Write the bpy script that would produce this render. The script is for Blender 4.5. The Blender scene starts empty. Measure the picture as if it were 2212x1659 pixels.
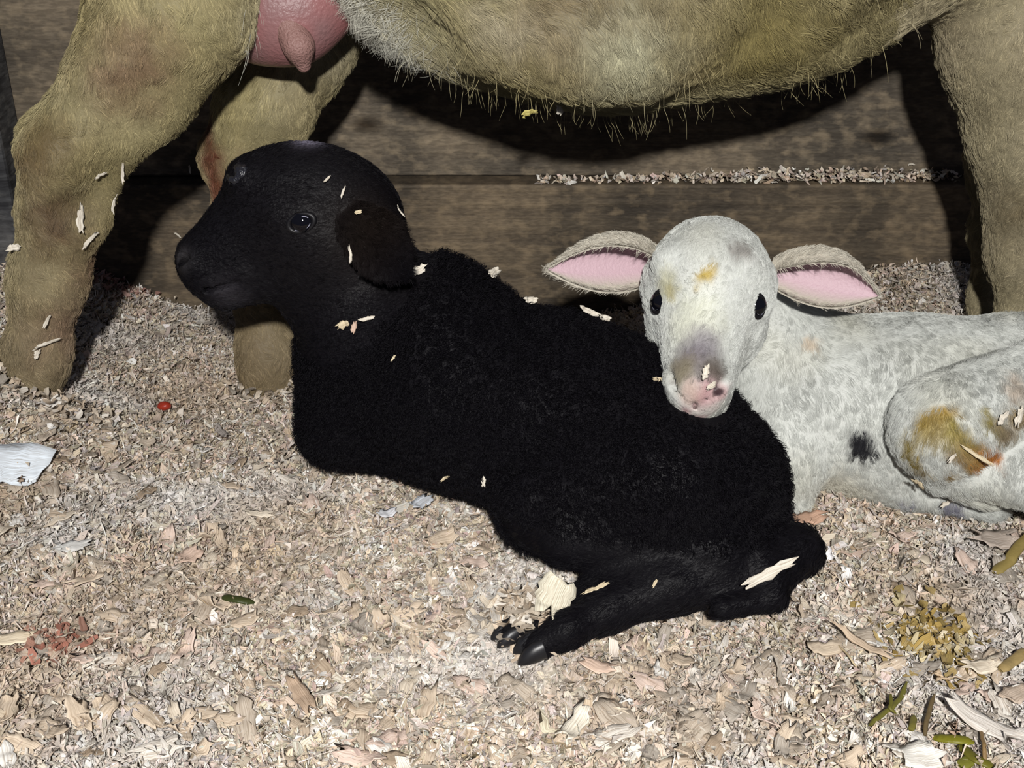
import bpy, math, random
import numpy as np
from mathutils import Vector
from mathutils.bvhtree import BVHTree

rng = np.random.default_rng(7)
random.seed(7)
sc = bpy.context.scene
COL = sc.collection

# ------------------------------------------------------------------ camera, light, exposure
CAM = np.array([0.0, 0.0, 0.48]); PITCH = math.radians(27.0); FPX = 2605.0
cam = bpy.data.cameras.new('camera'); cam.sensor_fit = 'HORIZONTAL'; cam.sensor_width = 36.0
cam.lens = 36.0 * FPX / 2212.0; cam.clip_start = 0.02
cam_o = bpy.data.objects.new('camera', cam); COL.objects.link(cam_o)
cam_o.location = CAM; cam_o.rotation_euler = (math.radians(90) - PITCH, 0, 0)
sc.camera = cam_o

world = bpy.data.worlds.new('barn_dark'); sc.world = world; world.use_nodes = True
world.node_tree.nodes['Background'].inputs[0].default_value = (0.62, 0.70, 1.0, 1)
world.node_tree.nodes['Background'].inputs[1].default_value = 0.10

lamp = bpy.data.lights.new('barn_lamp', 'AREA'); lamp.shape = 'DISK'; lamp.size = 0.05
lamp.energy = 26.0; lamp.color = (1.0, 0.975, 0.94)
lamp_o = bpy.data.objects.new('barn_lamp', lamp); COL.objects.link(lamp_o)
LAMP = Vector((0.02, -0.42, 0.82)); lamp_o.location = LAMP
lamp_o.rotation_euler = (Vector((0.0, 0.85, 0.08)) - LAMP).to_track_quat('-Z', 'Y').to_euler()

sc.view_settings.view_transform = 'Standard'; sc.view_settings.look = 'None'
sc.view_settings.gamma = 1.0; sc.view_settings.use_curve_mapping = False
sc.view_settings.exposure = 0.0

# ------------------------------------------------------------------ helpers
FW = np.array([0, math.cos(PITCH), -math.sin(PITCH)]); UP = np.array([0, math.sin(PITCH), math.cos(PITCH)])
RX = np.array([1.0, 0, 0])
def ray(px, py):
    return FW + (px - 1106.0) / FPX * RX - (py - 829.5) / FPX * UP
def at(px, py, Y):                     # the place in the stall seen at this spot of the photo, Y metres out
    d = ray(px, py); return CAM + d * (Y / d[1])
def vdepth(p): return float(np.dot(np.asarray(p) - CAM, FW))
def B(px, py, Y, rpx):                 # centre and true radius
    p = at(px, py, Y); return p, rpx / FPX * vdepth(p)

def hsh(ix, iy, iz, s=0):
    n = (ix * 73856093) ^ (iy * 19349663) ^ (iz * 83492791) ^ (s * 2654435)
    n = (n ^ (n >> 13)) * 1274126177
    n = n & 0x7fffffff
    return ((n ^ (n >> 16)) & 0xffff) / 65535.0
def vnoise(P, f, s=0):                 # value noise, 0..1, vectorised
    Q = np.asarray(P, float) * f; I = np.floor(Q).astype(np.int64); F = Q - I; F = F * F * (3 - 2 * F)
    r = 0
    for a in (0, 1):
        for b in (0, 1):
            for c in (0, 1):
                w = (F[:, 0] if a else 1 - F[:, 0]) * (F[:, 1] if b else 1 - F[:, 1]) * (F[:, 2] if c else 1 - F[:, 2])
                r = r + w * hsh(I[:, 0] + a, I[:, 1] + b, I[:, 2] + c, s)
    return r

def terrain(x, y):
    x = np.asarray(x, float); y = np.asarray(y, float)
    h = 0.054 * np.exp(-((x + 0.50) / 0.125) ** 2 - ((y - 1.02) / 0.25) ** 2)
    h = h + 0.045 * np.exp(-((x - 0.42) / 0.14) ** 2 - ((y - 1.14) / 0.14) ** 2)
    h = h - 0.016 * np.exp(-((x + 0.30) / 0.08) ** 2 - ((y - 1.13) / 0.10) ** 2)
    h = h - 0.018 * np.exp(-((x + 0.0) / 0.2) ** 2 - ((y - 1.10) / 0.14) ** 2)
    h = h + 0.012 * np.exp(-((x + 0.10) / 0.2) ** 2 - ((y - 0.71) / 0.07) ** 2)
    h = h + 0.052 * np.exp(-((x + 0.41) / 0.10) ** 2 - ((y - 0.80) / 0.09) ** 2)
    P = np.stack([x.ravel(), y.ravel(), np.zeros(x.size)], 1)
    n = (vnoise(P, 14, 1) - .5) * 0.010 + (vnoise(P, 38, 2) - .5) * 0.005 + (vnoise(P, 5, 3) - .5) * 0.010
    return h + n.reshape(x.shape)

def ground_at(px, py, lift=0.0):
    d = ray(px, py); t = 0.6
    for _ in range(40):
        p = CAM + d * t
        t += (p[2] - float(terrain(p[0], p[1])) - lift) / -d[2] * 0.8
    return CAM + d * t

def tag(o, label=None, cat=None, group=None, kind=None):
    if label: o['label'] = label
    if cat: o['category'] = cat
    if group: o['group'] = group
    if kind: o['kind'] = kind
    return o

def mesh_obj(name, V, Fc, mat, parent=None, smooth=True, cols=None, uvs=None, smoothed=None):
    me = bpy.data.meshes.new(name)
    V = np.asarray(V, np.float32); Fc = np.asarray(Fc, np.int32); k = Fc.shape[1]
    me.vertices.add(len(V)); me.vertices.foreach_set('co', V.ravel())
    me.loops.add(Fc.size); me.loops.foreach_set('vertex_index', Fc.ravel())
    me.polygons.add(len(Fc)); me.polygons.foreach_set('loop_start', np.arange(0, Fc.size, k, dtype=np.int32))
    me.polygons.foreach_set('loop_total', np.full(len(Fc), k, np.int32))
    me.update(calc_edges=True)
    if smooth: me.polygons.foreach_set('use_smooth', np.ones(len(Fc), bool))
    if cols is not None:
        a = me.color_attributes.new('col', 'FLOAT_COLOR', 'POINT')
        c = np.ones((len(V), 4), np.float32); c[:, :3] = cols; a.data.foreach_set('color', c.ravel())
    if uvs is not None:
        l = me.uv_layers.new(name='uv'); l.data.foreach_set('uv', np.asarray(uvs, np.float32)[Fc.ravel()].ravel())
    me.materials.append(mat)
    o = bpy.data.objects.new(name, me); COL.objects.link(o)
    if parent: o.parent = parent
    return o

# ------------------------------------------------------------------ materials
def new_mat(name, rough=0.7, spec=0.3):
    m = bpy.data.materials.new(name); m.use_nodes = True
    b = m.node_tree.nodes['Principled BSDF']
    b.inputs['Roughness'].default_value = rough; b.inputs['Specular IOR Level'].default_value = spec
    return m, m.node_tree, b
def N(nt, t, **kw):
    n = nt.nodes.new(t)
    for k, v in kw.items(): setattr(n, k, v)
    return n
def plain(name, col, rough=0.6, spec=0.4, coat=0.0, bump=0.0, bscale=300):
    m, nt, b = new_mat(name, rough, spec)
    b.inputs['Base Color'].default_value = (*col, 1); b.inputs['Coat Weight'].default_value = coat
    b.inputs['Coat Roughness'].default_value = 0.1
    n = N(nt, 'ShaderNodeTexNoise'); n.inputs['Scale'].default_value = bscale * 0.3
    mx = N(nt, 'ShaderNodeMix', data_type='RGBA', blend_type='MULTIPLY'); mx.inputs[0].default_value = 0.5
    mx.inputs[6].default_value = (*col, 1); cr = N(nt, 'ShaderNodeValToRGB')
    cr.color_ramp.elements[0].color = (.6, .6, .6, 1); cr.color_ramp.elements[1].color = (1.3, 1.3, 1.3, 1)
    tc = N(nt, 'ShaderNodeTexCoord'); nt.links.new(tc.outputs['Object'], n.inputs['Vector'])
    nt.links.new(n.outputs['Fac'], cr.inputs[0]); nt.links.new(cr.outputs[0], mx.inputs[7]); nt.links.new(mx.outputs[2], b.inputs['Base Color'])
    if bump:
        n2 = N(nt, 'ShaderNodeTexNoise'); n2.inputs['Scale'].default_value = bscale
        nt.links.new(tc.outputs['Object'], n2.inputs['Vector'])
        bp = N(nt, 'ShaderNodeBump'); bp.inputs['Strength'].default_value = bump; bp.inputs['Distance'].default_value = 0.002
        nt.links.new(n2.outputs['Fac'], bp.inputs['Height']); nt.links.new(bp.outputs[0], b.inputs['Normal'])
    return m
def attr_mat(name, rough, spec, bump=0.4, bscale=500, mul=1.0, coat=0.0):
    m, nt, b = new_mat(name, rough, spec)
    a = N(nt, 'ShaderNodeAttribute', attribute_name='col')
    b.inputs['Coat Weight'].default_value = coat; b.inputs['Coat Roughness'].default_value = 0.25
    if mul != 1.0:
        mx = N(nt, 'ShaderNodeMix', data_type='RGBA', blend_type='MULTIPLY'); mx.inputs[0].default_value = 1
        mx.inputs[7].default_value = (mul, mul, mul, 1); nt.links.new(a.outputs['Color'], mx.inputs[6])
        nt.links.new(mx.outputs[2], b.inputs['Base Color'])
    else:
        nt.links.new(a.outputs['Color'], b.inputs['Base Color'])
    if bump:
        tc = N(nt, 'ShaderNodeTexCoord'); n2 = N(nt, 'ShaderNodeTexNoise'); n2.inputs['Scale'].default_value = bscale
        nt.links.new(tc.outputs['Object'], n2.inputs['Vector'])
        bp = N(nt, 'ShaderNodeBump'); bp.inputs['Strength'].default_value = bump; bp.inputs['Distance'].default_value = 0.0015
        nt.links.new(n2.outputs['Fac'], bp.inputs['Height']); nt.links.new(bp.outputs[0], b.inputs['Normal'])
    return m
def flake_mat(name):
    m, nt, b = new_mat(name, 0.75, 0.25)
    a = N(nt, 'ShaderNodeAttribute', attribute_name='col'); uv = N(nt, 'ShaderNodeUVMap'); uv.uv_map = 'uv'
    mp = N(nt, 'ShaderNodeMapping'); mp.inputs['Scale'].default_value = (60, 1800, 1)
    n = N(nt, 'ShaderNodeTexNoise'); n.inputs['Scale'].default_value = 1.0; n.inputs['Detail'].default_value = 2
    nt.links.new(uv.outputs[0], mp.inputs[0]); nt.links.new(mp.outputs[0], n.inputs['Vector'])
    cr = N(nt, 'ShaderNodeValToRGB'); cr.color_ramp.elements[0].position = .3; cr.color_ramp.elements[1].position = .6
    cr.color_ramp.elements[0].color = (.52, .46, .40, 1); cr.color_ramp.elements[1].color = (1.12, 1.12, 1.12, 1)
    mx = N(nt, 'ShaderNodeMix', data_type='RGBA', blend_type='MULTIPLY'); mx.inputs[0].default_value = .8
    nt.links.new(n.outputs['Fac'], cr.inputs[0]); nt.links.new(a.outputs['Color'], mx.inputs[6]); nt.links.new(cr.outputs[0], mx.inputs[7])
    nt.links.new(mx.outputs[2], b.inputs['Base Color'])
    bp = N(nt, 'ShaderNodeBump'); bp.inputs['Strength'].default_value = .5; bp.inputs['Distance'].default_value = .0006
    nt.links.new(n.outputs['Fac'], bp.inputs['Height']); nt.links.new(bp.outputs[0], b.inputs['Normal'])
    return m

def wood_mat(name, base, dark, seed, grey=0.0):
    m, nt, b = new_mat(name, 0.75, 0.25); tc = N(nt, 'ShaderNodeTexCoord')
    def noise(scale, sx, sy, sz, det=4, off=0):
        mp = N(nt, 'ShaderNodeMapping'); mp.inputs['Scale'].default_value = (sx, sy, sz); mp.inputs['Location'].default_value = (seed + off, seed * 2, seed * 3)
        n = N(nt, 'ShaderNodeTexNoise'); n.inputs['Scale'].default_value = scale; n.inputs['Detail'].default_value = det
        nt.links.new(tc.outputs['Object'], mp.inputs[0]); nt.links.new(mp.outputs[0], n.inputs['Vector']); return n
    def ramp(n, p0, c0, p1, c1):
        r = N(nt, 'ShaderNodeValToRGB'); r.color_ramp.elements[0].position = p0; r.color_ramp.elements[1].position = p1
        r.color_ramp.elements[0].color = (*c0, 1); r.color_ramp.elements[1].color = (*c1, 1); nt.links.new(n.outputs['Fac'], r.inputs[0]); return r
    grain = noise(1.0, 5, 40, 150); rg = ramp(grain, .32, dark, .68, base)
    big = noise(1.0, 6, 6, 12, 5, 4); rb = ramp(big, .35, (.55, .55, .56), .7, (1.25, 1.2, 1.12))
    fine = noise(1.0, 120, 60, 420, 3, 9); rf = ramp(fine, .42, (.80, .79, .78), .62, (1.12, 1.11, 1.09))
    rub = noise(1.0, 70, 70, 110, 8, 13); rr = ramp(rub, .50, (0, 0, 0), .72, (1, 1, 1))
    st = noise(1.0, 14, 14, 5, 6, 21); rs = ramp(st, .38, (.55, .56, .58), .6, (1.1, 1.08, 1.05))
    def mul(a, c):
        x = N(nt, 'ShaderNodeMix', data_type='RGBA', blend_type='MULTIPLY'); x.inputs[0].default_value = 1
        nt.links.new(a, x.inputs[6]); nt.links.new(c, x.inputs[7]); return x.outputs[2]
    c = mul(mul(mul(rg.outputs[0], rb.outputs[0]), rf.outputs[0]), rs.outputs[0])
    x = N(nt, 'ShaderNodeMix', data_type='RGBA'); nt.links.new(c, x.inputs[6]); x.inputs[7].default_value = (base[0] * 1.9, base[1] * 1.75, base[2] * 1.5, 1)
    mm = N(nt, 'ShaderNodeMath', operation='MULTIPLY'); mm.inputs[1].default_value = .45
    nt.links.new(rr.outputs[0], mm.inputs[0]); nt.links.new(mm.outputs[0], x.inputs[0])
    # knots
    out = x.outputs[2]
    vo = N(nt, 'ShaderNodeTexVoronoi'); mp = N(nt, 'ShaderNodeMapping'); mp.inputs['Scale'].default_value = (4.5, .001, 9); mp.inputs['Location'].default_value = (seed * 1.7, 0, seed)
    nt.links.new(tc.outputs['Object'], mp.inputs[0]); nt.links.new(mp.outputs[0], vo.inputs['Vector']); vo.inputs['Scale'].default_value = 1
    rk = N(nt, 'ShaderNodeValToRGB'); rk.color_ramp.elements[0].position = .03; rk.color_ramp.elements[0].color = (.18, .15, .12, 1)
    rk.color_ramp.elements[1].position = .10; rk.color_ramp.elements[1].color = (1, 1, 1, 1); nt.links.new(vo.outputs['Distance'], rk.inputs[0])
    out = mul(out, rk.outputs[0]); nt.links.new(out, b.inputs['Base Color'])
    bp = N(nt, 'ShaderNodeBump'); bp.inputs['Strength'].default_value = .7; bp.inputs['Distance'].default_value = .002
    nt.links.new(grain.outputs['Fac'], bp.inputs['Height'])
    bp2 = N(nt, 'ShaderNodeBump'); bp2.inputs['Strength'].default_value = .5; bp2.inputs['Distance'].default_value = .001
    nt.links.new(fine.outputs['Fac'], bp2.inputs['Height']); nt.links.new(bp.outputs[0], bp2.inputs['Normal'])
    nt.links.new(bp2.outputs[0], b.inputs['Normal'])
    return m

M_flake = flake_mat('wood_shaving')
M_skin = attr_mat('animal_skin', .6, .3, .5, 400)
M_hair = attr_mat('animal_hair', .55, .35, 0)
M_wool = attr_mat('black_wool', .5, .08, 0)
M_wskin = attr_mat('dark_hide', .55, .12, .5, 450)
M_eye = plain('wet_eye', (.003, .003, .005), .06, .45, 0.0)
M_lid = plain('eyelid', (.006, .0055, .007), .45, .3, 0)
M_glint = plain('glint_rim', (.30, .30, .38), .2, .6, 0)
M_hoofd = plain('dark_hoof', (.012, .012, .014), .4, .5)
M_hoofl = plain('pale_hoof', (.30, .22, .12), .5, .4)
M_udder = None

# ------------------------------------------------------------------ setting: wall, post, floor
def box(name, lo, hi, mat, parent=None, bev=0.002, sub=None):
    lo = np.array(lo); hi = np.array(hi)
    me = bpy.data.meshes.new(name)
    v = [(x, y, z) for x in (lo[0], hi[0]) for y in (lo[1], hi[1]) for z in (lo[2], hi[2])]
    f = [(0, 1, 3, 2), (4, 6, 7, 5), (0, 4, 5, 1), (2, 3, 7, 6), (0, 2, 6, 4), (1, 5, 7, 3)]
    me.from_pydata(v, [], f); me.materials.append(mat)
    o = bpy.data.objects.new(name, me); COL.objects.link(o)
    if bev:
        b = o.modifiers.new('bevel', 'BEVEL'); b.width = bev; b.segments = 2
    if parent: o.parent = parent
    return o
WALL_Y = 1.15; SEAM = float(at(1100, 398, WALL_Y - .02)[2])
wall = bpy.data.objects.new('wall_back', None); COL.objects.link(wall); tag(wall, kind='structure')
wall['label'] = 'rough brown stall wall of wide horizontal planks behind the sheep'
W1 = wood_mat('plank_upper', (.185, .158, .122), (.125, .106, .083), 3.1)
W2 = wood_mat('plank_lower', (.150, .122, .088), (.098, .080, .060), 7.7)
W3 = wood_mat('plank_top', (.17, .135, .09), (.09, .07, .05), 12.3)
W4 = wood_mat('post_wood', (.10, .105, .115), (.035, .036, .042), 5.2)
box('plank', (-1.3, WALL_Y - .022, -.12), (1.3, WALL_Y + .02, SEAM), W2, wall, .003)
box('plank', (-1.3, WALL_Y, SEAM + .002), (1.3, WALL_Y + .03, SEAM + .235), W1, wall, .002)
box('plank', (-1.3, WALL_Y - .002, SEAM + .238), (1.3, WALL_Y + .03, SEAM + .47), W3, wall, .003)
box('plank', (-1.3, WALL_Y - .001, SEAM + .473), (1.3, WALL_Y + .03, SEAM + .72), W1, wall, .003)
box('trim_post', (-.72, WALL_Y - .05, -.12), (float(at(0, 300, WALL_Y - .05)[0]), WALL_Y + .0, 1.0), W4, None, .004)
bpy.data.objects['trim_post']['kind'] = 'structure'
bpy.data.objects['trim_post'].name = 'trim_1'

gx = np.linspace(-1.1, 1.1, 221); gy = np.linspace(.2, 1.145, 96)
GX, GY = np.meshgrid(gx, gy, indexing='ij'); GZ = terrain(GX, GY) - .004
V = np.stack([GX.ravel(), GY.ravel(), GZ.ravel()], 1)
idx = np.arange(221 * 96).reshape(221, 96)
Fq = np.stack([idx[:-1, :-1], idx[1:, :-1], idx[1:, 1:], idx[:-1, 1:]], -1).reshape(-1, 4)
fm, nt, b = new_mat('packed_shavings', .9, .1)
tc = N(nt, 'ShaderNodeTexCoord'); vo = N(nt, 'ShaderNodeTexVoronoi'); vo.inputs['Scale'].default_value = 160; nt.links.new(tc.outputs['Object'], vo.inputs['Vector'])
cr = N(nt, 'ShaderNodeValToRGB'); cr.color_ramp.elements[0].color = (.16, .12, .08, 1); cr.color_ramp.elements[1].color = (.42, .35, .26, 1)
nt.links.new(vo.outputs['Color'], cr.inputs[0]); nt.links.new(cr.outputs[0], b.inputs['Base Color'])
fl = mesh_obj('floor', V, Fq, fm); tag(fl, kind='structure')

# ------------------------------------------------------------------ shavings
PAL = np.array([[.60, .53, .43], [.53, .44, .34], [.64, .60, .54], [.44, .38, .31], [.54, .45, .35], [.40, .36, .31],
                [.74, .72, .68], [.48, .44, .41], [.33, .26, .19], [.60, .48, .41]])
PW = np.array([.20, .14, .17, .12, .10, .08, .09, .06, .02, .06]); PW = PW / PW.sum()
def flakes(P, L, W, yaw, tilt, roll, curl, twist, nl=4, nw=1, rag=.22, up=None, seed=1):
    """P (n,3) centres -> vertices, quads, uv; each flake a curled ragged strip"""
    g = np.random.default_rng(seed); n = len(P)
    s = np.linspace(-1, 1, nl + 1); w = np.linspace(-1, 1, nw + 1)
    S, T = np.meshgrid(s, w, indexing='ij'); S = S.ravel(); T = T.ravel(); m = len(S)
    prof = 1 - .35 * np.abs(S) ** 3
    wob = 1 + g.normal(0, rag, (n, m))
    th = curl[:, None] * S[None]                       # bend angle along the length
    R = (L / 2) / np.where(np.abs(curl) < 1e-3, 1e-3, curl)
    x = R[:, None] * np.sin(th); z = R[:, None] * (1 - np.cos(th))
    y = (W / 2)[:, None] * T[None] * prof[None] * wob
    x = x + g.normal(0, .10, (n, m)) * L[:, None] * (np.abs(S)[None] > .9)
    z = z + np.sin(S[None] * g.uniform(3, 9, (n, 1)) + g.uniform(0, 6, (n, 1))) * np.minimum(W, .004)[:, None] * .16
    tw = twist[:, None] * S[None]
    y2 = y * np.cos(tw); z = z + y * np.sin(tw) + g.normal(0, .03, (n, m)) * W[:, None]
    # roll about x, tilt about y, yaw about z
    cr_, sr_ = np.cos(roll)[:, None], np.sin(roll)[:, None]; y3 = y2 * cr_ - z * sr_; z3 = y2 * sr_ + z * cr_
    ct, st = np.cos(tilt)[:, None], np.sin(tilt)[:, None]; x4 = x * ct + z3 * st; z4 = -x * st + z3 * ct
    cy, sy = np.cos(yaw)[:, None], np.sin(yaw)[:, None]
    X = x4 * cy - y3 * sy; Y = x4 * sy + y3 * cy
    V = np.stack([X, Y, z4], -1)
    if up is not None:                                   # lay on a slanted surface
        upn = up / np.linalg.norm(up, axis=1, keepdims=True)
        a = np.where(np.abs(upn[:, :1]) < .9, np.array([[1., 0, 0]]), np.array([[0., 1, 0]]))
        e1 = np.cross(a, upn); e1 /= np.linalg.norm(e1, axis=1, keepdims=True); e2 = np.cross(upn, e1)
        V = V[..., :1] * e1[:, None] + V[..., 1:2] * e2[:, None] + V[..., 2:] * upn[:, None]
    V = V + P[:, None]
    q = np.array([[i * (nw + 1) + j, (i + 1) * (nw + 1) + j, (i + 1) * (nw + 1) + j + 1, i * (nw + 1) + j + 1] for i in range(nl) for j in range(nw)])
    Q = q[None] + (np.arange(n) * m)[:, None, None]
    off = g.random((n, 1, 2)) * 3
    UVc = np.stack([S[None] * (L / 2)[:, None], T[None] * (W / 2)[:, None]], -1) + off
    return V.reshape(-1, 3), Q.reshape(-1, 4), UVc.reshape(-1, 2), m
def palette(n, g, br=1.0):
    c = PAL[g.choice(len(PAL), n, p=PW)] * (br * g.uniform(.78, 1.18, (n, 1)))
    return np.clip(c + g.normal(0, .015, (n, 3)), .02, .92)
def scatter_region(n, g):
    out = []
    while sum(len(o) for o in out) < n:
        y = g.uniform(.36, 1.125, n); x = g.uniform(-.85, .85, n)
        keep = (np.abs(x) < .36 + .52 * (y - .42)) & (g.random(n) < np.clip(1.25 - .6 * (y - .4), 0, 1))
        out.append(np.stack([x, y], 1)[keep])
    return np.concatenate(out)[:n]
g = np.random.default_rng(11)
Vs, Qs, Us, Cs = [], [], [], []; base = 0
# (count, length, width, lift, tilt, curl)
for k, (n, L0, L1, W0, W1_, lift, tl, cu) in enumerate([
        (32000, .006, .014, .0022, .0055, .001, .16, .6),
        (52000, .004, .011, .0011, .0034, .0035, .28, 1.2),
        (46000, .005, .013, .0006, .0018, .0045, .26, 1.6),
        (42000, .008, .020, .0003, .0008, .005, .20, 1.6),
        (13000, .008, .018, .003, .007, .0035, .20, .8)]):
    xy = scatter_region(n, g); z = terrain(xy[:, 0], xy[:, 1]) + g.uniform(-.002, lift, n)
    dn = vnoise(np.c_[xy, np.zeros(n)], 22, 60 + k)
    P = np.c_[xy, z]; L = g.uniform(L0, L1, n) * np.exp(g.normal(0, .2, n)); W = g.uniform(W0, W1_, n)
    a, q, u, m = flakes(P, L, W, g.uniform(0, 6.283, n), g.normal(0, tl, n), g.normal(0, tl, n), g.normal(.2, cu, n), g.normal(0, .5, n), 5, 1, .36, None, 20 + k)
    # mounded up against the wall: keep in front of it
    a[:, 1] = np.minimum(a[:, 1], WALL_Y - .024)
    Vs.append(a); Qs.append(q + base); Us.append(u); base += len(a)
    pc = palette(n, g, 1.10); d2 = vnoise(np.c_[xy, np.zeros(n)], 16, 81)[:, None]; d3 = vnoise(np.c_[xy, np.zeros(n)], 11, 83)[:, None]
    wl = np.clip((d2 - .55) * 3, 0, 1) * .55; pc = pc * (1 - wl) + wl * np.array([.66, .66, .66]) * g.uniform(.8, 1.2, (n, 1))
    wl = np.clip((d3 - .58) * 3, 0, 1) * .5; pc = pc * (1 - wl) + wl * np.array([.48, .38, .28]) * g.uniform(.7, 1.2, (n, 1))
    Cs.append(np.repeat(np.clip(pc * (.86 + .28 * dn[:, None]), .02, .9), m, 0))
bed = mesh_obj('wood_shavings', np.concatenate(Vs), np.concatenate(Qs), M_flake, None, False, np.concatenate(Cs), np.concatenate(Us))
tag(bed, 'deep bed of pale mixed wood shavings covering the stall floor', 'bedding', kind='stuff')

def shaving(P, L, W, yaw, label, group=None, curl=.5, twist=.2, tilt=0, roll=0, col=(.7, .62, .5), up=None, seed=1, name='wood_shaving', cat='wood shaving', nl=8, nw=4, rag=.10, thick=.0005, mat=None):
    one = lambda v: np.array([v], float)
    if up is not None: yaw = yaw + math.pi / 2
    a, q, u, m = flakes(np.zeros((1, 3)), one(L), one(W), one(yaw), one(tilt), one(roll), one(curl), one(twist), nl, nw, rag, None if up is None else np.array([up], float), seed)
    o = mesh_obj(name, a, q, mat or M_flake, None, True, np.tile(col, (len(a), 1)), u)
    s = o.modifiers.new('thickness', 'SOLIDIFY'); s.thickness = thick; s.offset = 0
    o.location = P
    tag(o, label, cat, group); return o

# ------------------------------------------------------------------ implicit bodies
class Field:
    def __init__(s, lo, hi, h):
        s.lo = np.array(lo, float); s.h = h; s.n = np.ceil((np.array(hi) - s.lo) / h).astype(int) + 1
        s.F = np.full(s.n, .05, np.float32)
    def _sub(s, lo, hi):
        a = np.clip(np.floor((lo - s.lo) / s.h).astype(int), 0, s.n); b = np.clip(np.ceil((hi - s.lo) / s.h).astype(int) + 1, 0, s.n)
        if (b <= a).any(): return None
        sl = tuple(slice(a[i], b[i]) for i in range(3))
        ax = [(s.lo[i] + s.h * np.arange(a[i], b[i])).astype(np.float32) for i in range(3)]
        return sl, np.meshgrid(*ax, indexing='ij', sparse=True)
    def cone(s, a, ra, b=None, rb=None, k=.01, sub=False, fr=None, sq=None):
        """round cone from a to b; fr (3x3 rows=axes) and sq squash it"""
        a = np.array(a, float); b = a if b is None else np.array(b, float); rb = ra if rb is None else rb
        mg = k + 3 * s.h; mxs = 1.0 if sq is None else max(1, max(sq))
        lo = np.minimum(a - ra * mxs, b - rb * mxs) - mg; hi = np.maximum(a + ra * mxs, b + rb * mxs) + mg
        r = s._sub(lo, hi)
        if r is None: return
        sl, (X, Y, Z) = r
        X = X - a[0]; Y = Y - a[1]; Z = Z - a[2]; ba = b - a
        if fr is not None:
            fr = np.array(fr, np.float32)
            X, Y, Z = [(fr[i, 0] * X + fr[i, 1] * Y + fr[i, 2] * Z) / (sq[i]) for i in range(3)]
            ba = (fr @ ba) / np.array(sq)
        L2 = float(ba @ ba)
        if L2 < 1e-12: d = np.sqrt(X * X + Y * Y + Z * Z) - ra
        else:
            t = np.clip((X * ba[0] + Y * ba[1] + Z * ba[2]) / L2, 0, 1)
            d = np.sqrt((X - t * ba[0]) ** 2 + (Y - t * ba[1]) ** 2 + (Z - t * ba[2]) ** 2) - (ra + t * (rb - ra))
        G = s.F[sl]
        if sub:
            hh = np.clip(.5 - .5 * (G + d) / k, 0, 1); s.F[sl] = G * (1 - hh) - d * hh + k * hh * (1 - hh)
        else:
            hh = np.clip(.5 + .5 * (G - d) / k, 0, 1); s.F[sl] = G * (1 - hh) + d * hh - k * hh * (1 - hh)
    def pb(s, A, Bq, k=.01, **kw):      # two (centre,radius) pairs
        s.cone(A[0], A[1], Bq[0], Bq[1], k, **kw)
    def mesh(s):
        F = s.F; S = F < 0; n = s.n
        acc = np.zeros((*(n - 1), 3), np.float32); cnt = np.zeros(n - 1, np.float32)
        c = [(i, j, k) for i in (0, 1) for j in (0, 1) for k in (0, 1)]
        sl = lambda o: tuple(slice(o[i], n[i] - 1 + o[i]) for i in range(3))
        any_ = np.zeros(n - 1, bool); all_ = np.ones(n - 1, bool)
        for o in c: any_ |= S[sl(o)]; all_ &= S[sl(o)]
        act = any_ & ~all_; I = np.argwhere(act)
        pts = np.zeros((len(I), 3)); cn = np.zeros(len(I))
        val = lambda o: F[I[:, 0] + o[0], I[:, 1] + o[1], I[:, 2] + o[2]]
        for a in c:
            for ax in range(3):
                if a[ax]: continue
                b = list(a); b[ax] = 1
                fa = val(a); fb = val(b); m = (fa < 0) != (fb < 0)
                t = np.where(m, fa / np.where(m, fa - fb, 1), 0)
                p = np.array(a, float)[None] + 0 * pts; p[:, ax] += t
                pts += p * m[:, None]; cn += m
        pts = (I + pts / cn[:, None]) * s.h + s.lo
        idm = np.full(n - 1, -1, np.int32); idm[act] = np.arange(len(I))
        quads = []
        for ax in range(3):
            u, v = (ax + 1) % 3, (ax + 2) % 3
            a = [slice(None)] * 3; b = [slice(None)] * 3; a[ax] = slice(0, n[ax] - 1); b[ax] = slice(1, n[ax])
            for w in (u, v): a[w] = slice(1, n[w] - 1); b[w] = slice(1, n[w] - 1)
            sa = S[tuple(a)]; sb = S[tuple(b)]
            for flip in (0, 1):
                E = np.argwhere((sa & ~sb) if not flip else (~sa & sb))
                E[:, u] += 1; E[:, v] += 1
                def g_(du, dv):
                    e = E.copy(); e[:, u] -= du; e[:, v] -= dv; return idm[e[:, 0], e[:, 1], e[:, 2]]
                q = np.stack([g_(1, 1), g_(0, 1), g_(0, 0), g_(1, 0)], 1)
                quads.append(q[:, ::-1] if flip else q)
        return pts, np.concatenate(quads)
def relax(V, Q, it=2, w=.5):
    e = np.concatenate([Q[:, [0, 1]], Q[:, [1, 2]], Q[:, [2, 3]], Q[:, [3, 0]]])
    for _ in range(it):
        acc = np.zeros_like(V); c = np.zeros(len(V))
        for i in range(3):
            acc[:, i] = np.bincount(e[:, 0], V[e[:, 1], i], len(V)) + np.bincount(e[:, 1], V[e[:, 0], i], len(V))
        c = np.bincount(e[:, 0], minlength=len(V)) + np.bincount(e[:, 1], minlength=len(V))
        V = V * (1 - w) + w * acc / np.maximum(c, 1)[:, None]
    return V
def tris_of(V, Q):
    T = np.concatenate([Q[:, [0, 1, 2]], Q[:, [0, 2, 3]]])
    nrm = np.cross(V[T[:, 1]] - V[T[:, 0]], V[T[:, 2]] - V[T[:, 0]]); return T, nrm
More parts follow.
